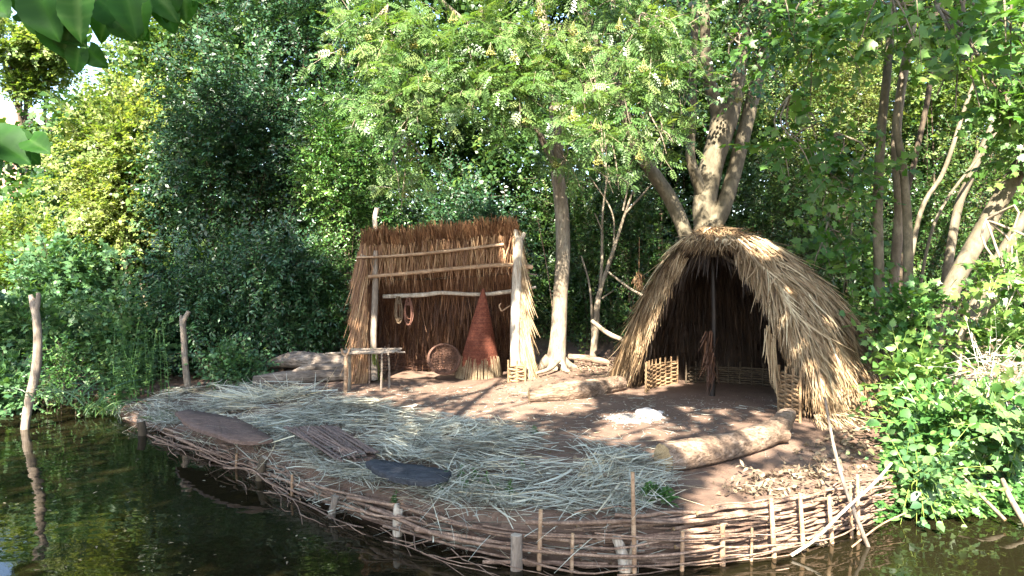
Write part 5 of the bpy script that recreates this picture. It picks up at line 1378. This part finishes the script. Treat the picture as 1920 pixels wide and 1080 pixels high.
# ------------------------------------------------------------------ unseen trees on the viewer's side, crowns shaped to cast the clearing's dapple
rg = np.random.default_rng(400)
LIT = []
def lit(px, py, r, Yd=None, w=.97):
    LIT.append((G(px, py) if Yd is None else at(px, py, Yd), r, w))
for a in ((770, 702, .18), (850, 728, .28), (930, 738, .36), (1000, 750, .36), (1065, 758, .22), (890, 770, .14), (965, 780, .10), (820, 700, .16), (790, 770, .08), (700, 765, .07), (740, 745, .05), (1010, 715, .2), (1090, 682, .22), (1140, 690, .16), (1160, 712, .12),
          (1188, 788, .24), (1150, 815, .16), (1240, 812, .12), (1310, 782, .09), (1400, 800, .12), (1450, 790, .08), (1350, 770, .07), (1290, 765, .06), (1420, 775, .05), (1240, 850, .10)): lit(*a)
for a in ((1040, 655, .26, 10.3), (1040, 690, .26, 10.2), (1052, 570, .07, 10.3), (1056, 395, .09, 10.3), (970, 655, .12, 9.6), (980, 695, .15, 9.6), (968, 590, .08, 9.6), (985, 560, .07, 9.6), (955, 470, .09, 9.7), (700, 620, .06, 9.7),
          (898, 698, .26, 9.5), (890, 645, .09, 9.4), (905, 600, .10, 9.5), (880, 672, .09, 9.4), (1085, 738, .30, 9.0), (1140, 733, .15, 9.0),
          (1190, 690, .22, 8.6), (1215, 655, .16, 8.6), (1235, 700, .12, 8.7), (1172, 715, .16, 8.7), (1255, 690, .17, 9.2), (1280, 705, .12, 9.3),
          (1345, 440, .16, 8.3), (1425, 478, .17, 8.0), (1440, 488, .12, 7.9), (1590, 690, .11, 7.15), (1605, 720, .12, 7.1), (1575, 655, .09, 7.15), (1625, 755, .13, 7.1), (1530, 790, .12, 7.0), (1500, 640, .05, 7.1), (1470, 590, .05, 7.2), (1520, 700, .05, 7.05), (1540, 740, .06, 7.05), (1560, 600, .05, 7.3), (1480, 540, .05, 7.4),
          (1330, 845, .10, 5.7), (1420, 820, .12, 5.9), (1475, 800, .10, 6.0), (1290, 860, .07, 5.6),
          (1420, 1000, .42, 4.65), (1520, 980, .42, 4.8), (1610, 960, .45, 4.95), (1330, 960, .14, 4.7), (1380, 905, .16, 5.2), (1480, 910, .25, 5.1), (1650, 900, .3, 5.3),
          (1700, 700, .5, 6.7), (1780, 680, .5, 6.5), (1740, 780, .45, 6.1), (1850, 650, .5, 6.2), (1830, 860, .4, 5.6), (1900, 880, .4, 5.4), (1750, 900, .25, 5.4), (1700, 640, .3, 7.3), (1900, 760, .3, 5.8), (1800, 520, .22, 7.3), (1870, 400, .25, 7.3), (1860, 520, .2, 6.9), (1780, 1010, .5, 5.0), (1880, 1010, .4, 5.0),
          (640, 300, .5, 11.6), (610, 420, .35, 11.5), (1330, 290, .14, 10.7), (1345, 230, .12, 10.7), (1320, 360, .1, 10.7), (1330, 400, .1, 10.7), (1255, 370, .08, 10.4)): lit(*a)
for a in ((200, 300, 1.6, 14.), (60, 400, 1.3, 13.), (300, 150, 1.2, 15.5), (90, 520, .7, 12.2), (70, 120, 1.5, 21.), (720, 130, .9, 9.), (850, 120, 1.0, 9.), (980, 130, 1.0, 9.), (1110, 140, 1.0, 9.), (1210, 110, .7, 9.), (1560, 200, .7, 13.)): lit(*a[:3], a[3])
LP = np.array([l[0] for l in LIT]); LR = np.array([l[1] for l in LIT]); LW = np.array([l[2] for l in LIT])
# spots that lie in shade in the photograph: a crown must hang somewhere along the sun's line to them
SH = []
def shade(n, x0, x1, y0, y1, fn): 
    for x, y in zip(rg.uniform(x0, x1, n), rg.uniform(y0, y1, n)): SH.append(fn(x, y))
shade(3600, 200, 1650, 690, 980, lambda x, y: gz(x, y, .3))
shade(1500, 230, 640, 700, 830, lambda x, y: gz(x, y, .25))
shade(500, 900, 1350, 940, 1070, lambda x, y: at(x, y, 4.7))
shade(1300, 660, 1010, 400, 710, lambda x, y: at(x, y, 9.8 + rg.uniform(-.2, 1)))
shade(2800, 1150, 1660, 420, 800, lambda x, y: at(x, y, 7.2 + rg.uniform(0, 2)))
shade(2300, 240, 680, 120, 720, lambda x, y: at(x, y, 10.6 + rg.uniform(0, 1.2)))
shade(260, 0, 260, 560, 760, lambda x, y: at(x, y, 9.5 + rg.uniform(0, 1.5)))
shade(1300, 1080, 1620, 300, 650, lambda x, y: at(x, y, 11.5 + rg.uniform(0, 1)))
shade(350, 1240, 1700, 100, 420, lambda x, y: at(x, y, 10 + rg.uniform(0, 2)))
shade(1500, -100, 1300, 790, 1080, lambda x, y: gz(x, y, 0))
SH = np.array(SH)
def canopy(name, label, base, tsel, K, seed, nper):
    rr = np.random.default_rng(seed)
    S_ = SH[rr.integers(0, len(SH), K * 2)] + rr.normal(0, .18, (K * 2, 3))
    tt = rr.uniform(*tsel, K * 2)
    P = S_ + SUN * tt[:, None]
    # keep the crown above and outside the field of view
    keep = (P[:, 2] > HC + .45 * np.maximum(P[:, 1], 0) + .9)
    P = P[keep][:K]
    t = thing(name, label, "tree", base)
    pos = np.repeat(P, nper, 0) + rr.normal(0, .13, (len(P) * nper, 3))
    rel = LP[None] - pos[:, None]
    al = (rel * -SUN).sum(-1)
    dist = np.linalg.norm(rel + al[..., None] * SUN, axis=-1)
    hit = ((dist < (LR + np.where(LR < .13, .05, .10)) * rr.uniform(.85, 1.15, (len(pos), 1))) & (rr.random((len(pos), 1)) < LW)).any(1)  # leaves dropped along the sun's line to open the wanted sun patches
    pos = pos[~hit]; K2 = len(pos)
    a = rr.uniform(0, 6.28, K2)
    mb = MB()
    leaf_add(mb, pos, np.stack([np.cos(a), np.sin(a), rr.normal(-.2, .3, K2)], -1), SUN + rr.normal(0, .45, (K2, 3)), rr.uniform(.07, .13, K2), 'hazel', np.clip(.5 + rr.normal(0, .2, K2), 0, 1))
    mb.build("crown", M['maple'], t)
    mb = MB(); c = P.mean(0)
    tube(mb, [np.array(base) - [0, 0, .2], np.array(base) * .6 + c * .4 + [0, 0, -.4], c + [0, 0, -.3], c + [0, 0, .6]], [.20, .12, .04, .01], 12, .5, n=16, rough=.06)
    for k in range(5):
        e = P[rr.integers(0, len(P))]; s0 = np.array(base) * .45 + c * .55 + [0, 0, -.2]
        tube(mb, [s0, (s0 + e) / 2 + rr.normal(0, .2, 3) + [0, 0, .2], e], [.03, .015, .004], 6, .5, n=8)
    mb.build("trunk", M['bark_dark'], t)
canopy("unseen_lime_tree", "tall unseen lime, its crown shaped to shade the clearing, trunk nearest the left bank", (-6.5, -1.6, .2), (9.5, 12.0), 5600, 401, 9)
canopy("unseen_lime_tree", "lower unseen lime behind the viewer, its crown shaped to shade the clearing", (-2.2, -2.4, .2), (8.0, 10.0), 4200, 402, 9)
